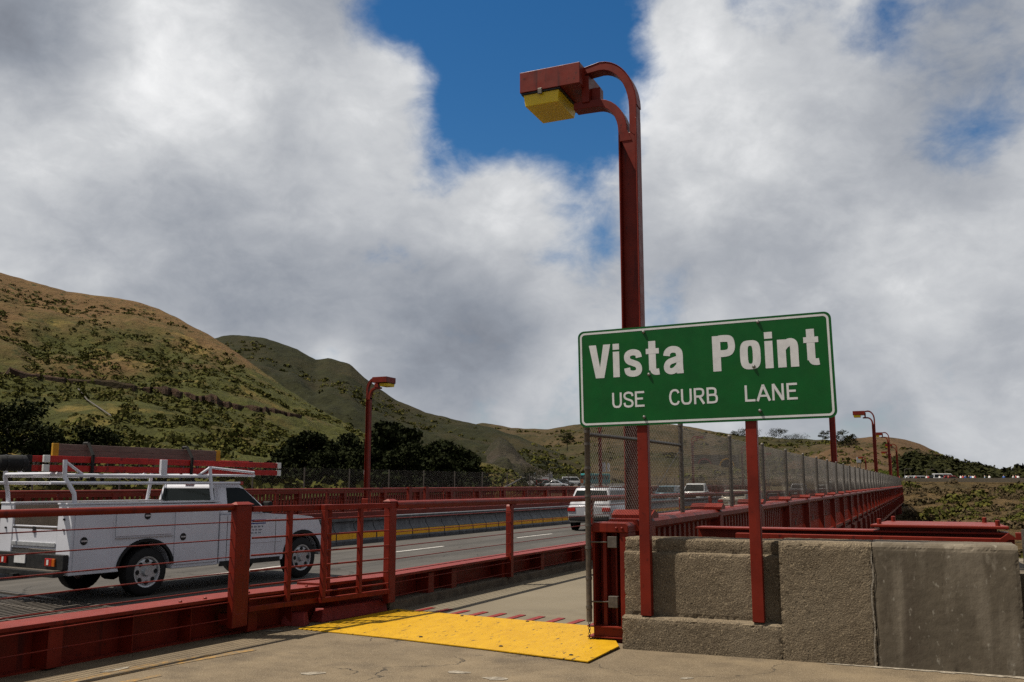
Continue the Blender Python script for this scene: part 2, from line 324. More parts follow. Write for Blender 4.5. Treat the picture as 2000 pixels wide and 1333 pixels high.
class MB:
    """collects faces, then links them as ONE mesh object"""
    def __init__(s): s.v = []; s.f = []
    def add(s, vs_, fs):
        n = len(s.v); s.v += [tuple(p) for p in vs_]; s.f += [tuple(i + n for i in f) for f in fs]; return s
    def box(s, x0, x1, y0, y1, z0, z1):
        return s.add([(x0, y0, z0), (x1, y0, z0), (x1, y1, z0), (x0, y1, z0), (x0, y0, z1), (x1, y0, z1), (x1, y1, z1), (x0, y1, z1)],
                     [(0, 3, 2, 1), (4, 5, 6, 7), (0, 1, 5, 4), (1, 2, 6, 5), (2, 3, 7, 6), (3, 0, 4, 7)])
    def hexa(s, a, b):
        """a: four bottom points ccw, b: four top points"""
        return s.add(list(a) + list(b), [(0, 3, 2, 1), (4, 5, 6, 7), (0, 1, 5, 4), (1, 2, 6, 5), (2, 3, 7, 6), (3, 0, 4, 7)])
    def tube(s, p, q, r, n=8, r2=None):
        p = Vector(p); q = Vector(q); d = (q - p).normalized()
        a = d.orthogonal().normalized(); b = d.cross(a); r2 = r if r2 is None else r2
        vs_ = [p + (a * math.cos(t) + b * math.sin(t)) * r for t in [2 * math.pi * i / n for i in range(n)]] + \
              [q + (a * math.cos(t) + b * math.sin(t)) * r2 for t in [2 * math.pi * i / n for i in range(n)]]
        return s.add(vs_, [(i, (i + 1) % n, n + (i + 1) % n, n + i) for i in range(n)] + [tuple(range(n - 1, -1, -1)), tuple(range(n, 2 * n))])
    def path(s, pts, r, n=8):
        pts = [Vector(p) for p in pts]; k0 = len(s.v)
        rs = r if isinstance(r, (list, tuple)) else [r] * len(pts)
        a = None
        for i, p in enumerate(pts):
            d = (pts[min(i + 1, len(pts) - 1)] - pts[max(i - 1, 0)]).normalized()
            a = d.orthogonal().normalized() if a is None else (a - d * a.dot(d)).normalized()
            b = d.cross(a)
            s.v += [tuple(p + (a * math.cos(2 * math.pi * j / n) + b * math.sin(2 * math.pi * j / n)) * rs[i]) for j in range(n)]
        for i in range(len(pts) - 1):
            for j in range(n):
                s.f.append((k0 + i * n + j, k0 + i * n + (j + 1) % n, k0 + (i + 1) * n + (j + 1) % n, k0 + (i + 1) * n + j))
        s.f.append(tuple(k0 + j for j in range(n - 1, -1, -1))); e = k0 + (len(pts) - 1) * n; s.f.append(tuple(e + j for j in range(n)))
        return s
    def sweep(s, prof, pts):
        """prof: closed (dx, z) outline, pts: (x, y) stations along the bridge"""
        k0 = len(s.v); n = len(prof)
        for (x, y) in pts: s.v += [(x + dx, y, z) for dx, z in prof]
        for i in range(len(pts) - 1):
            for j in range(n):
                s.f.append((k0 + i * n + j, k0 + i * n + (j + 1) % n, k0 + (i + 1) * n + (j + 1) % n, k0 + (i + 1) * n + j))
        s.f.append(tuple(k0 + j for j in range(n - 1, -1, -1))); e = k0 + (len(pts) - 1) * n; s.f.append(tuple(e + j for j in range(n)))
        return s
    def prism(s, poly, fn, d0, d1):
        """poly in 2D, fn(u, v, d) -> point"""
        n = len(poly)
        vs_ = [fn(u, v, d0) for u, v in poly] + [fn(u, v, d1) for u, v in poly]
        return s.add(vs_, [tuple(range(n - 1, -1, -1)), tuple(range(n, 2 * n))] + [(i, (i + 1) % n, n + (i + 1) % n, n + i) for i in range(n)])
    def lathe(s, prof, c, ax, n=24, cap=True):
        """prof: (offset along axis, radius)"""
        c = Vector(c); ax = Vector(ax).normalized(); a = ax.orthogonal().normalized(); b = ax.cross(a); k0 = len(s.v); m = len(prof)
        for (o, r) in prof:
            s.v += [tuple(c + ax * o + (a * math.cos(2 * math.pi * j / n) + b * math.sin(2 * math.pi * j / n)) * r) for j in range(n)]
        for i in range(m - 1):
            for j in range(n):
                s.f.append((k0 + i * n + j, k0 + i * n + (j + 1) % n, k0 + (i + 1) * n + (j + 1) % n, k0 + (i + 1) * n + j))
        if cap: s.f.append(tuple(k0 + j for j in range(n - 1, -1, -1))); e = k0 + (m - 1) * n; s.f.append(tuple(e + j for j in range(n)))
        return s
    def mesh(s, name, m=None, sub=None):
        me = bpy.data.meshes.new(name)
        v = s.v if sub is None else [(p[0] - sub[0], p[1] - sub[1], p[2] - sub[2]) for p in s.v]
        me.from_pydata(v, [], s.f)
        bm = bmesh.new(); bm.from_mesh(me); bmesh.ops.recalc_face_normals(bm, faces=bm.faces); bm.to_mesh(me); bm.free()
        if m: me.materials.append(MT[m] if isinstance(m, str) else m)
        return me
    def build(s, name, m, parent=None, bevel=0., seg=2, smooth=None, label=None, local=False):
        sub = None
        if parent is not None and not local: sub = WL[parent.name]
        me = s.mesh(name, m, sub)
        return link(name, me, parent, bevel, seg, smooth, label, local)
WL = {}
def link(name, me, parent=None, bevel=0., seg=2, smooth=None, label=None, local=False):
    o = bpy.data.objects.new(name, me); C.objects.link(o)
    if parent is not None:
        o.parent = parent; WL[o.name] = WL[parent.name]
    else: WL[o.name] = (0, 0, 0)
    if smooth:
        for p in me.polygons: p.use_smooth = True
        me.set_sharp_from_angle(angle=R(smooth))
    if bevel:
        b = o.modifiers.new('bevel', 'BEVEL'); b.width = bevel; b.segments = seg; b.limit_method = 'ANGLE'; b.angle_limit = R(40)
    if label: o['label'] = label
    return o
def tag(o, label, cat, group=None):
    o['label'] = label; o['category'] = cat
    if group: o['group'] = group
    return o
def thing(name, label, cat, loc=(0, 0, 0), rz=0., group=None):
    o = bpy.data.objects.new(name, None); C.objects.link(o); o.empty_display_size = .2
    o.location = loc; o.rotation_euler = (0, 0, rz); WL[o.name] = tuple(loc)
    return tag(o, label, cat, group)
def struct(name, mb, m, parent=None, **k):
    o = mb.build(name, m, parent, **k)
    if parent is None: o['kind'] = 'structure'
    return o
def put(name, me, parent, loc, rz=0., scale=None, mm=None):
    """a copy that shares mesh data; loc is in world space"""
    o = bpy.data.objects.new(name, me); C.objects.link(o)
    b = WL[parent.name] if parent else (0, 0, 0)
    o.location = (loc[0] - b[0], loc[1] - b[1], loc[2] - b[2]); o.rotation_euler = (0, 0, rz)
    if scale: o.scale = scale
    if parent: o.parent = parent
    WL[o.name] = loc
    return o
def copy_tree(o, parent=None):
    c = o.copy(); C.objects.link(c); c.parent = parent; WL[c.name] = WL.get(o.name, (0, 0, 0))
    for ch in list(o.children): copy_tree(ch, c)
    return c
def interp(tab, s):
    return float(np.interp(s, [a for a, _ in tab], [b for _, b in tab]))
def catmull(pts, k=8):
    P = [pts[0]] + list(pts) + [pts[-1]]; o = []
    for i in range(1, len(P) - 2):
        p0, p1, p2, p3 = [np.array(P[j], float) for j in (i - 1, i, i + 1, i + 2)]
        for j in range(k):
            t = j / k
            o.append(tuple(.5 * ((2 * p1) + (-p0 + p2) * t + (2 * p0 - 5 * p1 + 4 * p2 - p3) * t * t + (-p0 + 3 * p1 - 3 * p2 + p3) * t ** 3)))
    o.append(tuple(map(float, pts[-1]))); return o

# stations of the bridge: straight, then a left-hand curve
def off(s): return 0. if s < 140 else -(s - 140) ** 2 / 520.
RXT = [(-10, -7.1), (5.4, -7.0), (8.1, -6.75), (10.35, -6.25), (13.9, -6.15), (17.7, -6.0), (30, -5.9), (300, -5.9)]
XMT = [(-10, -17.4), (24, -16.6), (43, -15.55), (74, -15.1), (106, -15.0), (300, -15.0)]
XWT = [(-10, -27.0), (41, -25.4), (74, -24.0), (106, -23.5), (300, -23.5)]
def XR(s): return interp(RXT, s) + off(s)
def XM(s): return interp(XMT, s) + off(s)
def XW(s): return interp(XWT, s) + off(s)
def XE(s): return -2.95 + off(s)
def stations(fn, s0, s1, st=4.):
    n = max(1, int(math.ceil((s1 - s0) / st)))
    ss = sorted(set([s0 + (s1 - s0) * i / n for i in range(n + 1)] + [a for a, _ in RXT if s0 < a < s1 and fn is XR]))
    return [(fn(s), s) for s in ss]
SEND = 236.
ZR = -0.25           # road level; the walkway is at 0
#@@LAND
# ================================================================== the land
def hill(name, ridge, foot, d_foot, d_ridge, m, nx=150, nr=56, amp=.004, seed=0, power=.9, rough_ridge=1.6, back=1.5):
    """a hill as a height field; ridge/foot give its skyline and its toe as seen from the bridge head"""
    px = np.linspace(ridge[0][0], ridge[-1][0], nx)
    ry = np.interp(px, [a for a, _ in ridge], [b for _, b in ridge]); fy = np.interp(px, [a for a, _ in foot], [b for _, b in foot])
    dr = np.interp(px, [a for a, _ in d_ridge], [b for _, b in d_ridge])
    rows = np.concatenate([np.linspace(0, 1, nr), [1.08, 1.25, back]])
    P = np.zeros((len(rows), nx, 3))
    for i in range(nx):
        dv = view_dir(px[i], ry[i]); h = math.hypot(dv[0], dv[1]); er = dv[2] / h
        df = view_dir(px[i], fy[i]); ef = df[2] / math.hypot(df[0], df[1])
        ux, uy = dv[0] / h, dv[1] / h
        for j, t in enumerate(rows):
            d = d_foot + (dr[i] - d_foot) * t
            if t <= 1: tn = ef + (er - ef) * t ** power
            else: tn = er - (t - 1) * .28
            x, y = ux * d, uy * d
            q = noise.fractal(Vector((x * .013 + seed, y * .013, seed * 1.7)), 1.0, 2.0, 6)
            q2 = noise.fractal(Vector((x * .07 + seed, y * .07, seed)), 1.0, 2.0, 5)
            w = min(1., t * 5) * max(0., min(1., (1.0 - t) * 3.5))
            rg = 1 - abs(noise.fractal(Vector((x * .017 + seed, y * .017, seed * .7)), 1.0, 2.0, 5)) * 2.2
            z = EYE[2] + d * (tn + amp * (q * 3.2 - max(0., rg) ** 3 * 1.6) * w) + q2 * (rough_ridge * (.35 + .65 * w))
            P[j, i] = (x, y, z)
    b = MB(); b.v = [tuple(p) for p in P.reshape(-1, 3)]
    b.f = [(j * nx + i, j * nx + i + 1, (j + 1) * nx + i + 1, (j + 1) * nx + i) for j in range(len(rows) - 1) for i in range(nx - 1)]
    o = struct(name, b, m)
    for p in o.data.polygons: p.use_smooth = True
    return P

# one sheet of ground out to the horizon
gp = MB(); AZ = 96
rads = [12, 30, 60, 100, 140, 180, 200, 230, 300, 500, 900, 1600, 3000, 7000]
for d in rads:
    for k in range(AZ):
        a = 2 * math.pi * k / AZ
        x, y = math.sin(a) * d, math.cos(a) * d
        east = (a < math.pi)
        if east: z = -14 if d < 215 else (1.0 if d >= 230 else -14)
        else: z = float(np.interp(d, [60, 180], [-12, 1.0]))
        gp.v.append((x, y, z - (0 if d < 1000 else (d - 1000) * .01)))
for r in range(len(rads) - 1):
    for k in range(AZ):
        gp.f.append((r * AZ + k, r * AZ + (k + 1) % AZ, (r + 1) * AZ + (k + 1) % AZ, (r + 1) * AZ + k))
gp.f.append(tuple(range(AZ)))
struct('ground', gp, 'headland')

H_A = hill('hill', [(-900, 470), (-400, 470), (-150, 492), (0, 531), (60, 550), (130, 570), (200, 579), (260, 589), (310, 604), (350, 624), (400, 650), (440, 674), (500, 716), (560, 760), (620, 797), (680, 830), (740, 862), (800, 905), (860, 950), (900, 962)],
          [(-900, 1010), (900, 965)], 75, [(-900, 560), (300, 560), (500, 480), (900, 300)], 'hill_a', nx=230, nr=96, amp=.0060, seed=2.3, power=.82)
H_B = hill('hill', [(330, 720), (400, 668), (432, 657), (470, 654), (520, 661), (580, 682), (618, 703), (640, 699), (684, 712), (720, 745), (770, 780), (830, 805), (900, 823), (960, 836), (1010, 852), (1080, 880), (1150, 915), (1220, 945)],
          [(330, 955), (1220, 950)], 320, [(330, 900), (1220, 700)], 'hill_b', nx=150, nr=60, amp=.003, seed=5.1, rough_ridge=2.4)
H_C = hill('hill', [(800, 880), (870, 842), (940, 826), (1000, 836), (1070, 839), (1130, 829), (1180, 824), (1250, 820), (1330, 831), (1400, 844), (1450, 851), (1520, 856), (1580, 858), (1640, 861), (1690, 868), (1760, 905)],
          [(800, 950), (1760, 946)], 420, [(800, 1250), (1300, 1100), (1760, 1000)], 'hill_c2', nx=150, nr=60, amp=.0028, seed=8.7, rough_ridge=2.6)
H_D = hill('hill', [(1470, 940), (1540, 905), (1590, 884), (1630, 866), (1665, 857), (1700, 853), (1735, 854), (1765, 858), (1800, 869), (1840, 888), (1880, 903), (1920, 913), (1960, 918), (2010, 923), (2200, 928), (2500, 934), (2900, 942)],
          [(1470, 946), (2900, 946)], 330, [(1470, 720), (1900, 760), (2900, 900)], 'hill_c', nx=150, nr=50, amp=.0028, seed=11.9, rough_ridge=1.6)
H_E = hill('rock_spur', [(905, 942), (935, 905), (958, 868), (974, 852), (992, 862), (1012, 884), (1032, 908), (1052, 934), (1070, 948)],
          [(905, 950), (1070, 950)], 300, [(905, 520), (1070, 480)], 'hill_rock', nx=70, nr=40, amp=.006, seed=14.2, rough_ridge=3.0)
H_F = hill('grass_knoll', [(820, 962), (860, 930), (900, 910), (935, 904), (965, 908), (1000, 921), (1025, 940), (1045, 958), (1060, 965)],
          [(820, 975), (1060, 975)], 105, [(820, 150), (1060, 150)], 'knoll', nx=70, nr=36, amp=.004, seed=17.4, rough_ridge=.5)
def ravine():
    nx, rows = 130, np.concatenate([np.linspace(0, 1, 70), [1.02, 1.06]])
    px = np.linspace(1380, 3000, nx); P = np.zeros((len(rows), nx, 3))
    for i in range(nx):
        dv = view_dir(px[i], 945); h = math.hypot(dv[0], dv[1]); ux, uy = dv[0] / h, dv[1] / h
        for j, t in enumerate(rows):
            d = 28 + 190 * t
            yy = np.interp(t, [0, .12, .3, .6, .85, 1.0, 1.1], [1330, 1190, 1090, 1012, 962, 938, 939])
            dd = view_dir(px[i], yy); tn = dd[2] / math.hypot(dd[0], dd[1])
            x, y = ux * d, uy * d
            q = noise.fractal(Vector((x * .03, y * .03, 4.)), 1., 2., 6); q2 = noise.fractal(Vector((x * .2, y * .2, 9.)), 1., 2., 4)
            w = min(1., t * 4) * max(0.15, min(1., (1 - t) * 5))
            P[j, i] = (x, y, EYE[2] + d * tn + (1.3 * q + .28 * q2) * w)
    b = MB(); b.v = [tuple(p) for p in P.reshape(-1, 3)]
    b.f = [(j * nx + i, j * nx + i + 1, (j + 1) * nx + i + 1, (j + 1) * nx + i) for j in range(len(rows) - 1) for i in range(nx - 1)]
    o = struct('ravine_slope', b, 'ravine')
    for p in o.data.polygons: p.use_smooth = True
    return P
RAV = ravine()

def drape(P, px, py, lift=.4):
    """point of a hill's surface on a sight line"""
    dv = view_dir(px, py); h = math.hypot(dv[0], dv[1]); ux, uy = dv[0] / h, dv[1] / h
    c = int(np.argmax(P[10, :, 0] * ux / np.hypot(P[10, :, 0], P[10, :, 1]) + P[10, :, 1] * uy / np.hypot(P[10, :, 0], P[10, :, 1])))
    d = np.hypot(P[:, c, 0], P[:, c, 1]); tn = (P[:, c, 2] - EYE[2]) / d; k = int(np.argmax(tn > dv[2] / h))
    return np.array([ux * d[k], uy * d[k], P[k, c, 2] + lift])
MT['cut'] = hillmat('cut_bank_earth', (.085, .050, .032), (.060, .044, .020), (.030, .022, .014), 3.0, .60)
b = MB(); CUT = [(-60, 726), (40, 737), (120, 745), (200, 755), (270, 763), (340, 775), (410, 789), (480, 800), (550, 809), (600, 816)]
cx = np.linspace(-60, 590, 110); prev = None
for i, x_ in enumerate(cx):
    y_ = np.interp(x_, [q[0] for q in CUT], [q[1] for q in CUT]) + 2.2 * noise.noise(Vector((x_ * .05, 3., 0.)))
    lo_ = drape(H_A, x_, y_ + 4, .3)
    if prev is not None: lo_[2] = .75 * prev + .25 * lo_[2] + .0
    prev = lo_[2]
    w_ = max(.3, 1.5 + 1.1 * noise.fractal(Vector((x_ * .02, 7., 0.)), 1., 2., 4)) * max(.1, math.sin(math.pi * (i + .5) / len(cx))) ** .5
    u_ = lo_[:2] / np.linalg.norm(lo_[:2])
    b.v += [tuple(lo_ - np.array([0, 0, .8])), tuple(lo_ + np.array([u_[0] * w_ * .35, u_[1] * w_ * .35, w_ * .55])), tuple(lo_ + np.array([u_[0] * w_ * 1.1, u_[1] * w_ * 1.1, w_]))]
for i in range(len(cx) - 1): b.f += [(3 * i, 3 * i + 1, 3 * i + 4, 3 * i + 3), (3 * i + 1, 3 * i + 2, 3 * i + 5, 3 * i + 4)]
struct('road_cut', b, 'cut')
tag(MB().path([drape(H_A, x_, y_, .5) for x_, y_ in ((152, 768), (170, 786), (192, 806), (216, 826))], .16, 5).build('drain_pipe', 'galv'), 'pale thin drain pipe running down the green left hillside', 'pipe')
# scrub on the slopes: nobody could count it
def ico():
    bm = bmesh.new(); bmesh.ops.create_icosphere(bm, subdivisions=1, radius=1.0)
    v = np.array([p.co[:] for p in bm.verts]); f = np.array([[q.index for q in p.verts] for p in bm.faces]); bm.free(); return v, f
ICV, ICF = ico()
def scrub(name, label, P, n, smin, smax, m, seed, tmax=.97, clump=.02, cth=.0, nq=16, dmin=0.):
    """each bush is a low dome of small leaf-sized faces"""
    g = np.random.default_rng(seed); nr, nx, _ = P.shape; V = []; k = 0; tries = 0
    lim = int(nr * tmax) - 5
    while k < n and tries < n * 14:
        tries += 1
        j = g.random() * lim; i = g.random() * (nx - 2)
        j0, i0 = int(j), int(i); a, b = j - j0, i - i0
        p = P[j0, i0] * (1 - a) * (1 - b) + P[j0 + 1, i0] * a * (1 - b) + P[j0, i0 + 1] * (1 - a) * b + P[j0 + 1, i0 + 1] * a * b
        if dmin and p[0] ** 2 + p[1] ** 2 < dmin ** 2: continue
        c = noise.fractal(Vector((p[0] * clump, p[1] * clump, seed)), 1., 2., 4)
        if c < cth + g.normal() * .12: continue
        s = smin + (smax - smin) * g.random() ** 2.4
        u = g.normal(size=(nq, 3)); u /= np.linalg.norm(u, axis=1)[:, None]; u[:, 2] = np.abs(u[:, 2])
        ctr = u * (.45 + .55 * g.random((nq, 1)) ** .5) * np.array([s * (1 + .5 * g.random()), s * (1 + .5 * g.random()), s * (.55 + .35 * g.random())]) + p
        nn = u + g.normal(0, .55, (nq, 3)); nn /= np.linalg.norm(nn, axis=1)[:, None]
        a1 = np.cross(nn, g.normal(size=(nq, 3))); a1 /= np.linalg.norm(a1, axis=1)[:, None]; a2 = np.cross(nn, a1)
        s1 = s * (.30 + .25 * g.random((nq, 1))) * (14. / nq) ** .45; s2 = s1 * (.6 + .4 * g.random((nq, 1)))
        V.append(np.stack([ctr - a1 * s1, ctr - a2 * s2, ctr + a1 * s1, ctr + a2 * s2], 1).reshape(-1, 3)); k += 1
    V = np.concatenate(V); Fc = np.arange(len(V)).reshape(-1, 4)
    me = bpy.data.meshes.new(name); me.from_pydata(V.tolist(), [], Fc.tolist()); me.materials.append(MT[m])
    o = bpy.data.objects.new(name, me); C.objects.link(o); WL[o.name] = (0, 0, 0)
    o['kind'] = 'stuff'; o['label'] = label; o['category'] = 'scrub'
    return o
scrub('hillside_scrub', 'green scrub bushes scattered over the large left hillside', H_A, 17000, .35, 1.7, 'scrub', 3, tmax=.97, clump=.018, cth=-.14, nq=18)
scrub('hillside_scrub', 'small dark scrub on the green hill behind the large left one', H_B, 2500, .8, 3.0, 'scrub', 5, clump=.012, cth=.05)
scrub('hillside_scrub', 'sparse scrub on the dry hill behind the road cutting', H_C, 1800, 1.0, 3.6, 'scrub', 6, clump=.01, cth=.12)
scrub('hillside_scrub', 'scrub on the rounded hill right of the far lamps', H_D, 1500, .8, 2.6, 'scrub', 8, clump=.012, cth=.05)
scrub('ravine_scrub', 'dry bushes covering the slope below the viewpoint at the right edge', RAV, 3000, .3, 1.25, 'scrub_dry', 9, tmax=.99, clump=.05, cth=-.02, nq=60, dmin=60)
scrub('ravine_scrub', 'dark green bushes between the dry ones on the right slope', RAV, 500, .5, 1.9, 'scrub', 12, tmax=.98, clump=.03, cth=.16, nq=80, dmin=60)
scrub('knoll_scrub', 'low bushes on the sunlit grass knoll beyond the west railing', H_F, 350, .3, 1.0, 'scrub', 13, clump=.06, cth=.05)

# ------------------------------------------------------------------ trees
def grid_z(P, x, y):
    d = (P[:, :, 0] - x) ** 2 + (P[:, :, 1] - y) ** 2
    k = np.unravel_index(np.argmin(d), d.shape); return float(P[k][2])
def tree(label, px, base_y, top_y, d, width, kind='cypress', m='cypress', leaves=2200, seed=0, group=None, zb=None, name=None, lean=0.):
    g = np.random.default_rng(seed + 100)
    dv = view_dir(px, base_y); h = math.hypot(dv[0], dv[1]); x, y = dv[0] / h * d, dv[1] / h * d
    z0 = EYE[2] + d * dv[2] / h if zb is None else zb
    dt = view_dir(px, top_y); z1 = EYE[2] + d * dt[2] / math.hypot(dt[0], dt[1]); H = z1 - z0
    t = thing(name or ('cypress_tree' if kind == 'cypress' else 'tree'), label, 'tree', (x, y, z0), group=group)
    tr = MB(); r0 = max(.06, H * .028)
    top = np.array([lean * H * .6, 0, H * (.9 if kind == 'cypress' else .6)])
    tr.path([(0, 0, -.5), (top[0] * .2, 0, top[2] * .35), (top[0] * .6, .02, top[2] * .7), tuple(top)], [r0, r0 * .8, r0 * .5, r0 * .15], 7)
    cl = []
    n = 26 if kind == 'cypress' else 18
    for k in range(n):
        if kind == 'cypress':
            f = .16 + .82 * (k + g.random()) / n
            rad = width / 2 * (1.0 - .72 * f ** 1.6) * (.55 + .55 * g.random())
        else:
            f = .42 + .55 * g.random(); rad = width / 2 * math.sqrt(max(.05, 1 - ((f - .65) / .42) ** 2)) * (.4 + .6 * g.random())
        an = g.random() * 6.283
        c = np.array([math.cos(an) * rad + lean * H * f, math.sin(an) * rad, H * f])
        cl.append((c, width * (.15 + .12 * g.random()) * (1.15 - .55 * f if kind == 'cypress' else 1.)))
        if k % 3 == 0:
            st = np.array([lean * H * f * .6, 0, max(.1, H * (f - .12))])
            tr.tube(tuple(st), tuple(c), r0 * .32, 5, r0 * .08)
    trunk = tr.build('trunk', 'wood', t, local=True)
    V = []; Fc = []; q = 0
    sz = np.clip(H * .034, .10, .9)
    per = leaves // n
    for c, rr in cl:
        u = g.normal(size=(per, 3)); u /= np.linalg.norm(u, axis=1)[:, None]
        rad = rr * (g.random(per) ** .45)[:, None]
        pts = c + u * rad * np.array([1.25, 1.25, .62])
        a = g.normal(size=(per, 3)); a /= np.linalg.norm(a, axis=1)[:, None]
        bb = np.cross(a, g.normal(size=(per, 3))); bb /= np.linalg.norm(bb, axis=1)[:, None]
        s1 = (sz * (.6 + .8 * g.random(per)))[:, None]; s2 = s1 * .55
        quad = np.stack([pts - a * s1, pts + bb * s2, pts + a * s1, pts - bb * s2], 1).reshape(-1, 3)
        V.append(quad); Fc.append(np.arange(per * 4).reshape(-1, 4) + q); q += per * 4
    V = np.concatenate(V); Fc = np.concatenate(Fc)
    me = bpy.data.meshes.new('crown'); me.from_pydata(V.tolist(), [], Fc.tolist()); me.materials.append(MT[m])
    link('crown', me, t, local=True)
    return t
CY = [(560, 905, 868, 110, 5.0, 'leftmost dark cypress of the grove, low and wide'), (600, 915, 846, 104, 6.0, 'second dark cypress from the left in the grove behind the fence'), (650, 920, 868, 98, 5.2, 'short cypress just left of the far red lamp post'),
      (690, 915, 850, 108, 5.6, 'cypress crown left of the far red lamp in the dark grove'), (745, 925, 824, 100, 5.4, 'tall pointed cypress right behind the far red lamp'), (780, 925, 836, 104, 6.0, 'tall dark cypress right of the pointed one in the grove'),
      (818, 930, 872, 94, 5.2, 'lower cypress in the dip of the grove'), (850, 930, 862, 100, 5.2, 'cypress with a narrow top right of the dip'), (885, 935, 874, 96, 5.6, 'rounded cypress near the right end of the grove'), (912, 945, 902, 92, 3.6, 'last small cypress at the right end of the grove'), (630, 935, 884, 92, 6.0, 'low bushy cypress at the front of the grove'), (720, 935, 880, 92, 6.4, 'low dark cypress at the foot of the far lamp'), (790, 942, 884, 90, 6.0, 'dense low cypress in front of the grove centre'), (865, 945, 893, 88, 5.2, 'dense low cypress in front of the right grove end')]
for i, (px, by, ty, d, w, lb) in enumerate(CY):
    tree(lb, px, by + 60, ty, d, w * 1.18, 'cypress', 'cypress', 5200, i, 'dark cypress grove behind the west fence')
tree('small pointed conifer standing alone before the parked cars', 1035, 968, 924, 118, 3.6, 'cypress', 'cypress', 1500, 31)
for i, (px, by, ty, d, w, lb) in enumerate([(8, 900, 786, 95, 6.2, 'dark rounded tree at the left picture edge'), (40, 905, 826, 92, 5.0, 'dark tree right of the one at the left picture edge'), (182, 915, 838, 100, 4.0, 'dark round tree above the truck ladders'), (95, 925, 856, 100, 3.6, 'small dark tree left of the round one above the truck ladders')]):
    tree(lb, px, by + 40, ty, d, w, 'round', 'cypress', 1800, 40 + i, 'dark trees behind the truck')
for i, (px, by, ty, d, w, lb, k, m) in enumerate([
        (1108, 880, 846, 640, 9, 'dark green tree clump alone on the slope left of the sign', 'round', 'farleaf'),
        (1060, 945, 912, 330, 13, 'dark wide tree beside the road cutting', 'round', 'farleaf'), (1085, 948, 914, 320, 12, 'second dark tree beside the road cutting', 'round', 'farleaf'), (1128, 948, 922, 310, 10, 'dark tree left of the fence end post', 'round', 'farleaf'),
        (1092, 946, 928, 240, 5, 'bright green shrub tree by the far road signs', 'round', 'brightleaf'),
        (1440, 862, 838, 1050, 16, 'leftmost tree on the skyline between the sign posts', 'round', 'farleaf'), (1466, 864, 836, 1050, 18, 'skyline tree left of the right sign post', 'round', 'farleaf'),
        (1522, 868, 840, 1000, 22, 'broad skyline tree right of the right sign post', 'round', 'farleaf'), (1558, 868, 848, 1000, 22, 'low skyline tree left of the leaning one', 'round', 'farleaf'), (1605, 868, 842, 980, 10, 'thin leaning tree on the skyline', 'round', 'farleaf'),
        (1648, 885, 842, 700, 13, 'large tree on the shoulder left of the round hill', 'round', 'farleaf'), (1667, 872, 848, 700, 7, 'single dark pine at the left of the round hilltop', 'cypress', 'farleaf'),
        (1718, 938, 918, 260, 6, 'bright bush tree behind the second far lamp', 'round', 'brightleaf'), (1742, 940, 924, 250, 4, 'small bright bush tree at the fence end', 'round', 'brightleaf'), (1852, 896, 890, 760, 9, 'small tree on the falling ridge of the round hill', 'round', 'farleaf')]):
    tree(lb, px, by, ty, d, w, k, m, 1100, 70 + i, lean=(.25 if 'leaning' in lb else 0.))
# the wood at the foot of the round hill reads as one mass
def wood(name, label, px0, px1, ytop, ybot, d0, d1, n, m, seed, s=2.2):
    g = np.random.default_rng(seed); V = []; Fc = []
    for k in range(n):
        px = px0 + (px1 - px0) * g.random(); t = g.random()
        yt = np.interp(px, [a for a, _ in ytop], [b for _, b in ytop]); yy = ybot + (yt - ybot) * t; d = d0 + (d1 - d0) * t
        dv = view_dir(px, yy); h = math.hypot(dv[0], dv[1]); p = EYE + dv / h * d
        ss = s * (.5 + g.random()); q = 14
        u = g.normal(size=(q, 3)); u /= np.linalg.norm(u, axis=1)[:, None]; c_ = p + u * ss * (.5 + .5 * g.random((q, 1)))
        a1 = np.cross(u + g.normal(0, .5, (q, 3)), g.normal(size=(q, 3))); a1 /= np.linalg.norm(a1, axis=1)[:, None]; a2 = np.cross(u, a1); e_ = ss * (.28 + .3 * g.random((q, 1)))
        V.append(np.stack([c_ - a1 * e_, c_ - a2 * e_ * .7, c_ + a1 * e_, c_ + a2 * e_ * .7], 1).reshape(-1, 3)); Fc.append(np.arange(q * 4).reshape(-1, 4) + k * q * 4)
    me = bpy.data.meshes.new(name); me.from_pydata(np.concatenate(V).tolist(), [], np.concatenate(Fc).tolist()); me.materials.append(MT[m])
    o = bpy.data.objects.new(name, me); C.objects.link(o); WL[o.name] = (0, 0, 0); o['kind'] = 'stuff'; o['label'] = label; o['category'] = 'wood'
wood('far_wood', 'dark wood along the foot of the round hill', 1745, 1945, [(1745, 892), (1780, 880), (1840, 897), (1900, 908), (1945, 920)], 938, 345, 640, 1500, 'farleaf', 21)
wood('far_wood', 'dark trees massed on the low point at the far right', 1955, 2300, [(1955, 928), (1990, 919), (2300, 920)], 940, 360, 420, 700, 'farleaf', 22)
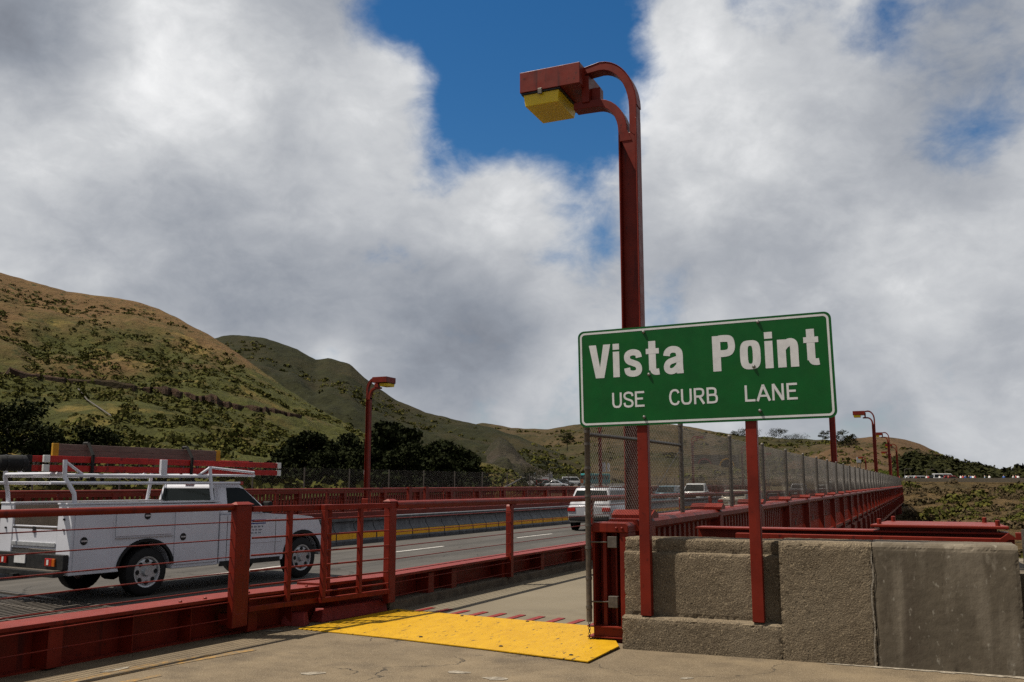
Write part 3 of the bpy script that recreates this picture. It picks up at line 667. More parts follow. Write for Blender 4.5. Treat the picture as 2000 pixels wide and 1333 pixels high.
# ================================================================== the bridge
# deck, road, walkways
dk = MB(); ss = [-8 + 4 * i for i in range(62)]
deck = MB()
prof_pts = []
for s in ss: prof_pts.append((s, XW(s) - 3.9, XE(s) + .12))
k0 = 0
for s, a, b in prof_pts:
    if s < 9: b = XE(s) - .4
    deck.v += [(a, s, -1.1), (b, s, -1.1), (b, s, -.30), (a, s, -.30)]
for i in range(len(prof_pts) - 1):
    o4 = i * 4
    for j in range(4): deck.f.append((o4 + j, o4 + (j + 1) % 4, o4 + 4 + (j + 1) % 4, o4 + 4 + j))
deck.f += [(0, 1, 2, 3), tuple(len(deck.v) - 4 + j for j in range(4))]
DECK = struct('bridge_deck', deck, 'redfar')
def sheet(fa, fb, z, s0, s1, st=2.):
    b = MB(); n = int((s1 - s0) / st)
    for i in range(n + 1):
        s = s0 + (s1 - s0) * i / n; b.v += [(fa(s), s, z), (fb(s), s, z)]
    b.f = [(2 * i, 2 * i + 1, 2 * i + 3, 2 * i + 2) for i in range(n)]; return b
ROAD = struct('road', sheet(lambda s: XW(s) - .3, lambda s: XR(s) - .1, ZR, -8, SEND), 'asphalt')
# walkway on the near side, from the joint onwards, as slabs with joints
WALK = bpy.data.objects.new('sidewalk', None); C.objects.link(WALK); WALK['kind'] = 'structure'; WL['sidewalk'] = (0, 0, 0)
s = 10.15; i = 0
while s < 70:
    L_ = 3.05
    b = MB(); a0, a1 = XR(s) - .06, XR(s + L_ - .012) - .06; e0, e1 = XE(s) + .05, XE(s + L_) + .05
    b.hexa([(a0, s, -.28), (e0, s, -.28), (e1, s + L_ - .012, -.28), (a1, s + L_ - .012, -.28)], [(a0, s, 0), (e0, s, 0), (e1, s + L_ - .012, 0), (a1, s + L_ - .012, 0)])
    b.build('slab', 'walk', WALK, bevel=.004); s += L_
sheet(lambda s: XR(s) - .06, lambda s: XE(s) + .05, -.002, s, SEND).build('slab', 'walk', WALK)
FWALK = struct('sidewalk', MB().sweep([(-3.9, -.28), (-.25, -.28), (-.25, 0), (-3.9, 0)], stations(XW, -8, SEND)), 'walk')
# concrete kerb along the near walkway
KERB = bpy.data.objects.new('kerb', None); C.objects.link(KERB); KERB['kind'] = 'structure'; WL['kerb'] = (0, 0, 0)
s = 10.42
while s < 60:
    e = min(s + 6.1, 60); MB().sweep([(-.265, -.02), (-.05, -.02), (-.05, .105), (-.07, .12), (-.265, .12)], stations(XR, s, e - .015, 1.2)).build('kerbstone', 'kerb', KERB, bevel=.008); s = e
# lane markings
for s0, s1 in [(22.3, 24.9), (29.8, 32.7), (37.2, 40.1), (44.6, 47.5), (52, 55), (59.5, 62.4), (14.9, 17.7)]:
    MB().add([(XM(s0) + 3.25, s0, ZR + .004), (XM(s0) + 3.37, s0, ZR + .004), (XM(s1) + 3.37 - (.0), s1, ZR + .004), (XM(s1) + 3.25, s1, ZR + .004)], [(0, 1, 2, 3)]).build('lane_dash', 'white_paint', ROAD)
for s0, s1 in [(8, 14.2), (14.4, 15.3), (15.5, 15.9), (18.4, 19.4), (19.9, 20.2), (24, 60)]:
    w = .12
    MB().add([(XR(s0) - 3.62, s0, ZR + .004), (XR(s0) - 3.62 + w, s0, ZR + .004), (XR(s1) - 3.62 + w, s1, ZR + .004), (XR(s1) - 3.62, s1, ZR + .004)], [(0, 1, 2, 3)]).build('edge_line', 'white_paint', ROAD)
# steel finger joint set in the road
fj = thing('road_joint', 'steel finger joint grating across the road behind the truck', 'road joint', (-13, 11, ZR))
MB().add([(-16.3, 9.9, ZR + .006), (-8.2, 8.35, ZR + .006), (-8.2, 10.1, ZR + .006), (-16.3, 11.9, ZR + .006)], [(0, 1, 2, 3)]).build('plate', 'darkmetal', fj)
me = MB().box(-.03, .03, -.95, .95, 0, .022).mesh('finger', 'galv')
for k in range(54):
    x = -16.2 + .148 * k; put('finger', me, fj, (x, 10.1 + .8 * (-8.2 - x) / 8.1 - .85 + .1, ZR + .007))
for k in range(3):
    MB().hexa([(-16.3, 9.95 + .85 * k, ZR + .012), (-8.2, 8.4 + .75 * k, ZR + .012), (-8.2, 8.45 + .75 * k, ZR + .012), (-16.3, 10.0 + .85 * k, ZR + .012)],
              [(-16.3, 9.95 + .85 * k, ZR + .036), (-8.2, 8.4 + .75 * k, ZR + .036), (-8.2, 8.45 + .75 * k, ZR + .036), (-16.3, 10.0 + .85 * k, ZR + .036)]).build('cross_bar', 'galv', fj)
# girder under the outer walkway edge and the piers
MB().sweep([(-.02, -.85), (.14, -.85), (.14, -.02), (-.02, -.02)], stations(XE, 9.9, SEND)).build('fascia_girder', 'red', DECK)
MB().sweep([(-.25, -3.0), (.02, -3.0), (.02, -.86), (-.25, -.86)], stations(XE, 10.5, 70, 6)).build('side_truss', 'redfar', DECK)
me = MB().box(0, .14, -.07, .07, -.84, -.04).mesh('bracket', 'red')
for k in range(42): 
    s = 10.2 + 3.81 * k; put('bracket', me, DECK, (XE(s) + .13, s, 0))
for s in (30, 70, 110, 150, 190):
    MB().box(XE(s) - 2.2, XE(s) - .1, s - .9, s + .3, -13, -1.1).build('pier', 'redfar', DECK)
    MB().box(XW(s) - 3, XW(s) - 1, s - .9, s + .3, -13, -1.1).build('pier', 'redfar', DECK)

# ---------------- near roadside girder with stiffeners
gd = thing('kerb_girder', 'low red steel girder with stiffeners between walkway and road', 'girder', (XR(5), 5, 0))
MB().sweep([(-.30, -.24), (-.27, -.24), (-.27, .385), (-.30, .385)], stations(XR, -6, 70, 2)).build('web', 'red', gd)
for a, b in ((-6, 9.25), (9.27, 70)):
    dz = .0 if a < 0 else .025
    MB().sweep([(-.40, .385 + dz), (-.02, .385 + dz), (-.02, .42 + dz), (-.40, .42 + dz)], stations(XR, a, b, 2)).build('top_flange', 'red', gd, bevel=.004)
MB().sweep([(-.269, -.005), (-.16, -.005), (-.16, .018), (-.269, .018)], stations(XR, -6, 10.3, 2)).build('bottom_flange', 'red', gd)
stf = MB().box(-.268, -.10, -.006, .006, .02, .384).mesh('stiffener', 'red')
stw = MB().box(-.268, -.08, -.075, .075, .02, .384).mesh('stiffener', 'red')
ks = [(-2, 0), (.5, 1), (1.6, 0), (3.0, 0), (4.2, 0), (5.3, 0), (6.03, 1), (6.85, 0), (7.55, 0), (8.35, 1), (8.9, 0), (9.6, 0), (11.5, 1), (12.15, 1), (13.8, 1), (15.3, 1), (17.2, 1), (19, 1), (21, 1), (23, 1), (25, 1), (28, 1), (31, 1), (34, 1)]
for s, w in ks: put('stiffener', stw if w else stf, gd, (XR(s), s, 0))
me = MB().lathe([(0, .018), (.012, .018), (.02, .010)], (0, 0, 0), (0, 0, 1), 8).mesh('bolt', 'red')
for s in (7.4, 7.72, 8.3, 9.1, 9.35, 9.9): put('bolt', me, gd, (XR(s) - .10, s, .42 if s < 9.25 else .445))

# ---------------- near safety railing: big posts, tube rail, cables, sliding gate
CZ = [1.195, 1.015, .83, .668, .508, .365, .195]
def cablepts(s0, s1, z, dx=0.):
    n = max(2, int((s1 - s0) / 1.5)); L_ = s1 - s0
    return [(XR(s0 + L_ * i / n) + dx, s0 + L_ * i / n, z) for i in range(n + 1)]
ra = thing('safety_railing', 'red cable railing in front of the truck, up to its thick end post', 'railing', (XR(5), 5, 0))
MB().path([(XR(s) , s, 1.352) for s in (-6, -2, 2, 5.4, 8.05)], .036, 12).build('top_rail', 'red', ra, smooth=40)
for z in CZ: MB().path(cablepts(-6, 8.0, z), .0062, 6).build('cable', 'red', ra)
def bigpost(x, s, dx, ds, z0, par):
    b = MB(); b.box(x - dx / 2, x + dx / 2, s - ds / 2, s + ds / 2, z0, 1.375)
    p = b.build('post', 'red', par, bevel=.008)
    e = .018
    c = MB(); c.hexa([(x - dx / 2 - e, s - ds / 2 - e, 1.376), (x + dx / 2 + e, s - ds / 2 - e, 1.376), (x + dx / 2 + e, s + ds / 2 + e, 1.376), (x - dx / 2 - e, s + ds / 2 + e, 1.376)],
                     [(x - .01, s - ds / 2 + .02, 1.405), (x + .01, s - ds / 2 + .02, 1.405), (x + .01, s + ds / 2 - .02, 1.405), (x - .01, s + ds / 2 - .02, 1.405)])
    c.build('cap', 'red', p, bevel=.003); return p
bigpost(-6.745, 8.06, .085, .24, .10, ra)
for s in (1.2, 4.6 - 9):
    bigpost(XR(s), s, .085, .24, .05, ra)
g = MB()   # base plates of the thick post
g.box(-6.95, -6.70, 8.0, 8.12, .12, .24); g.build('base_bracket', 'red', ra, bevel=.004)
ga = thing('gate', 'fixed red barred gate panel right of the thick railing post', 'gate', (-6.62, 8.7, .27))
def X1(s): return -6.745 + (s - 8.06) * .205
def gpanel(par, s0, s1, dx, mids, zb, ov):
    q = lambda s, z: (X1(s) + dx, s, z)
    def bar(sa, sb, z, h, w, name):
        MB().hexa([(X1(sa) + dx - w, sa, z - h), (X1(sa) + dx + w, sa, z - h), (X1(sb) + dx + w, sb, z - h), (X1(sb) + dx - w, sb, z - h)],
                  [(X1(sa) + dx - w, sa, z + h), (X1(sa) + dx + w, sa, z + h), (X1(sb) + dx + w, sb, z + h), (X1(sb) + dx - w, sb, z + h)]).build(name, 'red', par, bevel=.004)
    bar(s0, s1, 1.325, .030, .028, 'top_bar'); bar(s0, s1, zb, .028, .026, 'bottom_bar')
    for s in mids: 
        MB().box(X1(s) + dx - .026, X1(s) + dx + .026, s - .030, s + .030, zb + .03, 1.293).build('upright', 'red', par, bevel=.004)
    for z in CZ[:6]:
        MB().tube(q(s0 + .02, z), q(s1 - .02, z), .0105, 8).build('bar', 'red', par)
gpanel(ga, 8.19, 9.34, 0., [8.72, 9.31], .268, 0)
gb = thing('gate', 'sliding red barred gate panel overlapping the fixed one', 'gate', (-6.42, 9.7, .27))
gpanel(gb, 9.13, 10.26, .075, [9.16, 9.74], .268, 0)
rb = thing('safety_railing', 'red cable railing along the walkway from the gate into the distance', 'railing', (XR(20), 20, 0))
bigpost(-6.26, 10.33, .085, .17, .12, rb)
MB().path([(XR(s), s, 1.33 - .0025 * (s - 10)) for s in np.concatenate([np.arange(10.42, 30, 1.2), np.arange(30, SEND, 5)])], .054, 12).build('top_rail', 'red', rb, smooth=40)
def railpost(s, z0=.12, zt=None, w=.066):
    zt = 1.30 - .0025 * (s - 10) if zt is None else zt
    b = MB(); b.path([(XR(s) - .03, s, z0), (XR(s) - .03, s, zt - .16), (XR(s) - .03, s + .015, zt - .07), (XR(s) - .03, s + .06, zt - .01), (XR(s) - .02, s + .13, zt + .015)], w, 4); return b
k = 0
for s in [13.9 + 3.6 * i for i in range(40)]:
    if s > 150: break
    railpost(s, .12).build('post', 'red' if s < 30 else 'redfar', rb)
for z in CZ: MB().path(cablepts(10.4, 110, z * .97), .0062, 5).build('cable', 'red', rb)

# small red kerb blocks at the foot of the gate
b = MB(); b.hexa([(-6.80, 8.86, 0), (-6.50, 8.92, 0), (-6.56, 9.10, 0), (-6.86, 9.04, 0)], [(-6.78, 8.90, .15), (-6.53, 8.95, .15), (-6.58, 9.07, .15), (-6.83, 9.02, .15)])
tag(b.build('kerb_block', 'redblock', bevel=.012), 'short red concrete block at the left corner of the yellow plate', 'block')
b = MB(); b.hexa([(-6.69, 9.27, 0), (-6.50, 9.25, 0), (-6.30, 10.38, 0), (-6.46, 10.41, 0)], [(-6.67, 9.33, .155), (-6.53, 9.31, .155), (-6.33, 10.37, .155), (-6.44, 10.39, .155)])
tag(b.build('kerb_block', 'redblock', bevel=.012), 'long red concrete block below the gate beside the yellow plate', 'block')

# ================================================================== plaza, ramp plate, joint teeth
pz = MB(); pz.box(-7.34, 14, -14, 10.05, -2.5, 0)
PLAZA = struct('plaza', pz, 'plaza')
b = MB()
P4 = [(-6.46, 8.74, .012), (-5.2, 8.60, .016), (-4.0, 8.40, .018), (-2.86, 8.17, .022), (-2.83, 9.00, .03), (-2.95, 9.29, .026), (-3.22, 10.16, .02), (-4.4, 10.28, .02), (-5.5, 10.42, .02), (-6.25, 10.52, .02)]
n = len(P4)
b.add([p for p in P4] + [(x, y, z - .012) for x, y, z in P4], [tuple(range(n)), tuple(range(2 * n - 1, n - 1, -1))] + [(i, n + i, n + (i + 1) % n, (i + 1) % n) for i in range(n)])
tag(b.build('ramp_plate', 'plate', bevel=.002), 'worn yellow steel ramp plate lying across the walkway entrance', 'ramp plate')
RP = bpy.data.objects['ramp_plate']; WL['ramp_plate'] = (0, 0, 0)
me = MB().lathe([(0, .022), (.006, .020), (.010, .008)], (0, 0, 0), (0, 0, 1), 10).mesh('bolt', 'darkmetal')
for x, y, z in ((-6.15, 10.38, .021), (-5.2, 10.28, .021), (-4.3, 10.18, .021), (-3.4, 10.02, .022), (-6.0, 8.86, .015), (-4.9, 8.74, .018), (-3.9, 8.56, .020), (-3.1, 8.38, .023)): put('bolt', me, RP, (x, y, z))
tj = thing('expansion_joint', 'row of red steel joint teeth beyond the yellow plate', 'expansion joint', (-4.8, 10.6, 0))
for k in range(13):
    x = -6.02 + .268 * k; y = 10.47 - .03 * k
    MB().hexa([(x, y, 0), (x + .085, y - .012, 0), (x + .115, y + .44, 0), (x + .03, y + .45, 0)], [(x, y, .009), (x + .085, y - .012, .009), (x + .115, y + .44, .009), (x + .03, y + .45, .009)]).build('tooth', 'redblock', tj)
# paint and patches on the plaza
def blotch(name, cx, cy, rx, ry, ang, m, z=.004, seed=0, n=14):
    g = random.Random(seed); b = MB()
    pts = []
    for k in range(n):
        t = 2 * math.pi * k / n; r = .75 + .4 * g.random(); u, v = math.cos(t) * rx * r, math.sin(t) * ry * r
        pts.append((cx + u * math.cos(ang) - v * math.sin(ang), cy + u * math.sin(ang) + v * math.cos(ang), z))
    b.add(pts, [tuple(range(n))]); return b.build(name, m, PLAZA)
for i, (x, y, rx, ry, a, m_) in enumerate([(-4.87, 6.81, .11, .06, .6, 'residue'), (-6.52, 6.25, .15, .05, 1.4, 'residue'), (-3.75, 7.35, .10, .06, .2, 'residue'), (-3.35, 7.25, .12, .06, .1, 'residue'), (-6.62, 8.55, .12, .05, .5, 'residue'), (-1.9, 7.9, .06, .03, .5, 'residue'), (-2.55, 7.0, .05, .035, .2, 'white_paint')]):
    blotch('patch', x, y, rx, ry, a, m_, .004, i)
MB().add([(-6.55, 5.2, .004), (-6.38, 5.2, .004), (-6.28, 6.3, .004), (-6.02, 7.50, .004), (-6.12, 7.53, .004), (-6.46, 6.6, .004)], [(0, 1, 2, 3, 4, 5)]).build('painted_line', 'yellow_worn', PLAZA)
MB().add([(-6.35, 4.6, .004), (-6.22, 4.6, .004), (-5.95, 6.2, .004), (-6.02, 6.25, .004)], [(0, 1, 2, 3)]).build('painted_line', 'yellow_worn', PLAZA)

# ================================================================== concrete wall with the sign
WR = R(1.0)
wt = thing('concrete_wall', 'weathered concrete parapet wall carrying the green sign', 'wall', (-2.8, 9.02, 0), WR)
bb = MB()   # plinth + body + coping as one moulded profile (y grows away from the viewer)
prof = [(0.0, -.05), (0.0, .295), (.018, .312), (.115, .320), (.115, .905), (.125, .925), (.155, .935), (.155, 1.045), (.172, 1.065), (.50, 1.065), (.50, -.05)]
def pf(u, v, d): return (d, u, v)
def worn(prof, x0, x1, seed, rough=.0024, chip=.020, step=.016):
    """a moulded concrete length: profile swept along x, with uneven faces and chipped arrises"""
    pts = []; cor = []
    for (a, b) in zip(prof, prof[1:]):
        L_ = math.hypot(b[0] - a[0], b[1] - a[1]); n = max(1, int(L_ / step))
        for k in range(n): pts.append((a[0] + (b[0] - a[0]) * k / n, a[1] + (b[1] - a[1]) * k / n)); cor.append(min(k, n - k) * L_ / n)
    pts.append(prof[-1]); cor.append(0.)
    nx = int((x1 - x0) / step) + 1; b = MB(); m = len(pts)
    for i in range(nx + 1):
        x = x0 + (x1 - x0) * i / nx; ex = min(i, nx - i) / nx * (x1 - x0)
        for j, (u, v) in enumerate(pts):
            p0, p1 = pts[max(j - 1, 0)], pts[min(j + 1, m - 1)]; t = Vector((p1[0] - p0[0], p1[1] - p0[1])).normalized(); nn = (-t.y, t.x)
            q = noise.fractal(Vector((x * 14 + seed, u * 14, v * 14)), 1., 2., 4) * rough + noise.noise(Vector((x * 2 + seed, u * 2, v * 2))) * rough * 1.2
            near = math.exp(-(min(cor[j], ex) / .022) ** 2)
            c = noise.noise(Vector((x * 17, v * 17 + seed, u * 17))) + .5 * noise.noise(Vector((x * 45, v * 45 + seed, u * 45)))
            d = q - near * (.004 + chip * max(0., c - .10))
            if j == 0 or j == m - 1: d = 0.
            xx = x + (near * .5 * chip * max(0., c) * (1 if i < nx / 2 else -1) if ex < .03 else 0.)
            b.v.append((xx, u + nn[0] * d, v + nn[1] * d))
    for i in range(nx):
        for j in range(m - 1): b.f.append((i * m + j, i * m + j + 1, (i + 1) * m + j + 1, (i + 1) * m + j))
        b.f.append((i * m + m - 1, i * m, (i + 1) * m, (i + 1) * m + m - 1))
    b.f.append(tuple(range(m))); b.f.append(tuple(nx * m + k for k in range(m))); return b
ob = worn(prof, .0, 1.52, 3.).build('panelled_section', 'aggregate', wt, local=True)
worn([(0., -.05), (0., 1.035), (.03, 1.072), (.50, 1.075), (.52, -.05)], 1.522, 2.332, 8.).build('end_block', 'aggregate', wt, local=True, label='rough aggregate block right of the second sign post')
worn([(.004, -.05), (.004, 1.04), (.032, 1.076), (.49, 1.078), (.50, -.05)], 2.336, 3.50, 13., rough=.0012, chip=.012).build('smooth_block', 'smooth_conc', wt, local=True, label='newer smooth grey concrete block at the right end')
g = random.Random(4); pts = [(2.318 + g.uniform(-.008, .008) + (.012 if z > .75 else 0), z) for z in np.linspace(.0, 1.0, 22)]
se = MB()
for (x0, z0), (x1, z1) in zip(pts, pts[1:]):
    w0 = .003 + .007 * g.random()
    se.add([(x0 - w0, -.0035, z0), (x0 + .006, -.0035, z0), (x1 + .006, -.0035, z1), (x1 - w0, -.0035, z1)], [(0, 1, 2, 3)])
se.build('mortar_seam', 'residue', wt, local=True)
def wl_world(x, y, z): 
    c, s_ = math.cos(WR), math.sin(WR); return (-2.8 + x * c - y * s_, 9.02 + x * s_ + y * c, z)
b = MB(); g = random.Random(9); top = []; bot = []
for k in range(40):
    t = k / 39; x = 1.9 + 1.75 * t; top.append(wl_world(x, .004, .005)); q = -.03 - .10 * t * g.random() - .02 * g.random(); bot.append(wl_world(x, q, .005))
b.add(top + bot, [(i, 40 + i, 41 + i, i + 1) for i in range(39)]); b.build('lime_residue', 'residue', PLAZA)

# ---------------- the sign
sg = thing('road_sign', 'green Vista Point road sign on two red posts bolted to the wall', 'sign', (-1.95, 9.03, .31))
SX, SZ, SROT = -3.165, 2.165, R(.75)
SYF = 9.03; SK = 1.0192
def sp(u, v, d):     # sign sheet coordinates -> world (d = distance in front of the sheet)
    uu, vv = u - 1.24, v - .49
    return (SK * (SX + 1.24 + uu * math.cos(SROT) - vv * math.sin(SROT)), SYF - d, 1.6 + SK * (SZ - 1.6 + .49 + uu * math.sin(SROT) + vv * math.cos(SROT) + .012))
def rrect(u0, u1, v0, v1, r, n=7):
    o = []
    for cx, cy, a in ((u1 - r, v1 - r, 0), (u0 + r, v1 - r, 90), (u0 + r, v0 + r, 180), (u1 - r, v0 + r, 270)):
        o += [(cx + r * math.cos(R(a + 90 * i / n)), cy + r * math.sin(R(a + 90 * i / n))) for i in range(n + 1)]
    return o
sheet_o = MB().prism(rrect(0, 2.48, 0, .985, .065), sp, 0.0, -.004).build('panel', 'green', sg)
def fill(name, outlines, d, m, parent, extr=.0004):
    """flat print with holes (even-odd), laid just proud of the sheet"""
    cu = bpy.data.curves.new(name, 'CURVE'); cu.dimensions = '2D'; cu.fill_mode = 'BOTH'
    for ol in outlines:
        s_ = cu.splines.new('POLY'); s_.points.add(len(ol) - 1); s_.use_cyclic_u = True
        for p, (u, v) in zip(s_.points, ol): p.co = (u, v, 0, 1)
    ob = bpy.data.objects.new(name, cu); C.objects.link(ob); dg = bpy.context.evaluated_depsgraph_get()
    me = bpy.data.meshes.new_from_object(ob.evaluated_get(dg)); bpy.data.objects.remove(ob); bpy.data.curves.remove(cu)
    wl_ = WL[parent.name]
    return [tuple(np.array(sp(v.co.x, v.co.y, d)) - np.array(wl_)) for v in me.vertices], [tuple(p.vertices) for p in me.polygons]
def printed(name, groups, m, parent):
    V, Fs = [], []
    for i, ols in enumerate(groups):
        v, f = fill(name, ols, .0012 + .00025 * i, m, parent); n = len(V); V += v; Fs += [tuple(q + n for q in ff) for ff in f]
    me = bpy.data.meshes.new(name); me.from_pydata(V, [], Fs); me.materials.append(MT[m]); return link(name, me, parent)
printed('border', [[rrect(.022, 2.458, .020, .965, .05), rrect(.042, 2.438, .040, .945, .033)]], 'white_sheet', sg)
def stroke(pts, w, k=6):
    p = catmull(pts, k) if k > 1 else [tuple(map(float, q)) for q in pts]
    a, b_ = [], []
    for i in range(len(p)):
        d = np.array(p[min(i + 1, len(p) - 1)]) - np.array(p[max(i - 1, 0)]); d = d / (np.linalg.norm(d) + 1e-9); nn = np.array([-d[1], d[0]]) * w / 2
        if k == 1 and 0 < i < len(p) - 1:
            d1 = np.array(p[i]) - np.array(p[i - 1]); d1 /= np.linalg.norm(d1); nn = nn / max(.3, np.dot(np.array([-d1[1], d1[0]]), nn / (w / 2)))
        a.append(tuple(np.array(p[i]) + nn)); b_.append(tuple(np.array(p[i]) - nn))
    return a + b_[::-1]
def rect(u0, u1, v0, v1): return [(u0, v0), (u1, v0), (u1, v1), (u0, v1)]
def boxed(pts, u0, u1, v0, v1, w):   # unit path -> inside the letter box, inset by half a stroke
    h = w / 2; return [(u0 + h + x * (u1 - u0 - w), v0 + h + y * (v1 - v0 - w)) for x, y in pts]
SPATH = [(.99, .74), (.90, .93), (.5, 1.0), (.12, .93), (.02, .76), (.14, .60), (.5, .5), (.86, .40), (.98, .23), (.88, .06), (.5, 0), (.1, .07), (.01, .28)]
VB, VT = .492, .832; XH = .762     # baseline, cap height, x-height of the large line
big = []
big.append(('letter_v', [[[(.117, VT), (.193, VT), (.231, .60), (.270, VT), (.345, VT), (.273, VB), (.184, VB)]]]))
big.append(('letter_i', [[rect(.370, .437, VB, .752)], [rect(.370, .437, .772, VT)]]))
big.append(('letter_s', [[stroke(boxed(SPATH, .484, .672, VB - .006, XH + .002, .062), .062)]]))
def tt(u): return [[rect(u + .028, u + .100, .54, VT)], [stroke([(u + .064, .60), (u + .066, .56), (u + .078, .53), (u + .105, .522), (u + .132, .524)], .062)], [rect(u, u + .133, .704, .757)]]
big.append(('letter_t', tt(.713)))
big.append(('letter_a', [[stroke([(.922, .672), (.930, .705), (.960, .730), (1.005, .732), (1.038, .715), (1.050, .68), (1.050, .60), (1.051, VB)], .066)],
                         [stroke([(1.045, .640), (1.0, .628), (.945, .608), (.922, .572), (.928, .535), (.960, .518), (1.0, .528), (1.045, .570)], .060)], [rect(1.05, 1.086, VB, VB + .03)]]))
VB2 = .488
big.append(('letter_p', [[rect(1.375, 1.453, VB2, .832)], [stroke([(1.44, .803), (1.50, .803), (1.545, .792), (1.558, .745), (1.556, .700), (1.535, .668), (1.49, .658), (1.44, .658)], .066)]]))
def sup(cx, cy, rx, ry, p=3.0, n=40):
    o = []
    for i in range(n):
        t = 2 * math.pi * i / n; c, s_ = math.cos(t), math.sin(t); o.append((cx + rx * math.copysign(abs(c) ** (2 / p), c), cy + ry * math.copysign(abs(s_) ** (2 / p), s_)))
    return o
big.append(('letter_o', [[sup(1.732, .628, .096, .139, 3.2), sup(1.732, .628, .023, .087, 3.4)]]))
big.append(('letter_i', [[rect(1.868, 1.942, VB2, .748)], [rect(1.868, 1.942, .770, .834)]]))
big.append(('letter_n', [[rect(1.984, 2.060, VB2, .752)], [stroke([(2.03, .672), (2.06, .705), (2.095, .722), (2.125, .715), (2.136, .68), (2.136, .60), (2.136, VB2)], .074)]]))
big.append(('letter_t', tt(2.222)))
for nm, grp in big: printed(nm, grp, 'white_sheet', sheet_o)
B0, B1, SW = .183, .338, .0205
def U_(a, b): return [[stroke(boxed([(0, 1.06), (0, .5), (.02, .22), (.2, .03), (.5, 0), (.8, .03), (.98, .22), (1, .5), (1, 1.06)], a, b, B0, B1, SW), SW)]]
def E_(a, b): return [[rect(a, a + SW, B0, B1)], [rect(a + SW, b, B1 - SW, B1)], [rect(a + SW, b - .014, (B0 + B1) / 2 - .006, (B0 + B1) / 2 + .0145)], [rect(a + SW, b, B0, B0 + SW)]]
sm = [('letter_u', U_(.350, .450)), ('letter_s', [[stroke(boxed(SPATH, .466, .572, B0 - .002, B1 + .002, SW), SW)]]), ('letter_e', E_(.586, .682)),
      ('letter_c', [[stroke(boxed([(1, .78), (.85, .95), (.52, 1), (.18, .9), (.02, .66), (0, .5), (.02, .34), (.18, .1), (.52, 0), (.85, .05), (1, .22)], .932, 1.036, B0 - .002, B1 + .002, SW), SW)]]),
      ('letter_u', U_(1.050, 1.155)),
      ('letter_r', [[rect(1.176, 1.1965, B0, B1)], [stroke(boxed([(0, 1), (.55, 1), (.9, .93), (1, .75), (.9, .55), (.55, .47), (0, .47)], 1.187, 1.278, B0, B1, SW), SW)], [stroke([(1.228, .258), (1.272, B0)], SW + .002, 1)]]),
      ('letter_b', [[rect(1.300, 1.3205, B0, B1)], [stroke(boxed([(0, 1), (.5, 1), (.84, .94), (.93, .76), (.84, .58), (.5, .53), (0, .53)], 1.31, 1.402, B0, B1, SW), SW)], [stroke(boxed([(0, .53), (.55, .53), (.9, .46), (1, .27), (.9, .06), (.55, 0), (0, 0)], 1.31, 1.406, B0, B1, SW), SW)]]),
      ('letter_l', [[rect(1.662, 1.6835, B0, B1)], [rect(1.6835, 1.758, B0, B0 + SW)]]),
      ('letter_a', [[stroke([(1.777, B0), (1.833, B1 - .004)], SW + .002, 1)], [stroke([(1.890, B0), (1.833, B1 - .004)], SW + .002, 1)], [rect(1.795, 1.872, .222, .241)], [rect(1.821, 1.845, B1 - .016, B1)]]),
      ('letter_n', [[rect(1.914, 1.9345, B0, B1)], [stroke([(1.9255, B1 - .002), (2.0095, B0 + .002)], SW + .004, 1)], [rect(2.0005, 2.021, B0, B1)]]), ('letter_e', E_(2.046, 2.142))]
for nm, grp in sm: printed(nm, grp, 'white_sheet', sheet_o)
bm_ = MB().lathe([(0, .017), (.006, .017), (.014, .011), (.017, .004)], (0, 0, 0), (0, -1, 0), 12).mesh('bolt', 'bolt')
for u, v in [(.697, .931), (.737, .500), (.675, .080), (1.818, .938), (1.759, .513), (1.794, .092)]:
    put('bolt', bm_, sg, sp(u, v, .002))
for x0 in (-2.615, -1.540):
    p = MB(); p.box(x0, x0 + .107, 9.045, 9.128, .322 + (x0 + 2.8) * .0, 3.14 if x0 < -2 else 3.20); p.build('post', 'red', sg, bevel=.004)
for z in (2.35, 2.66, 2.98): MB().box(-3.0, -.92, 9.034, 9.044, z, z + .04).build('backing_bar', 'galv', sg)

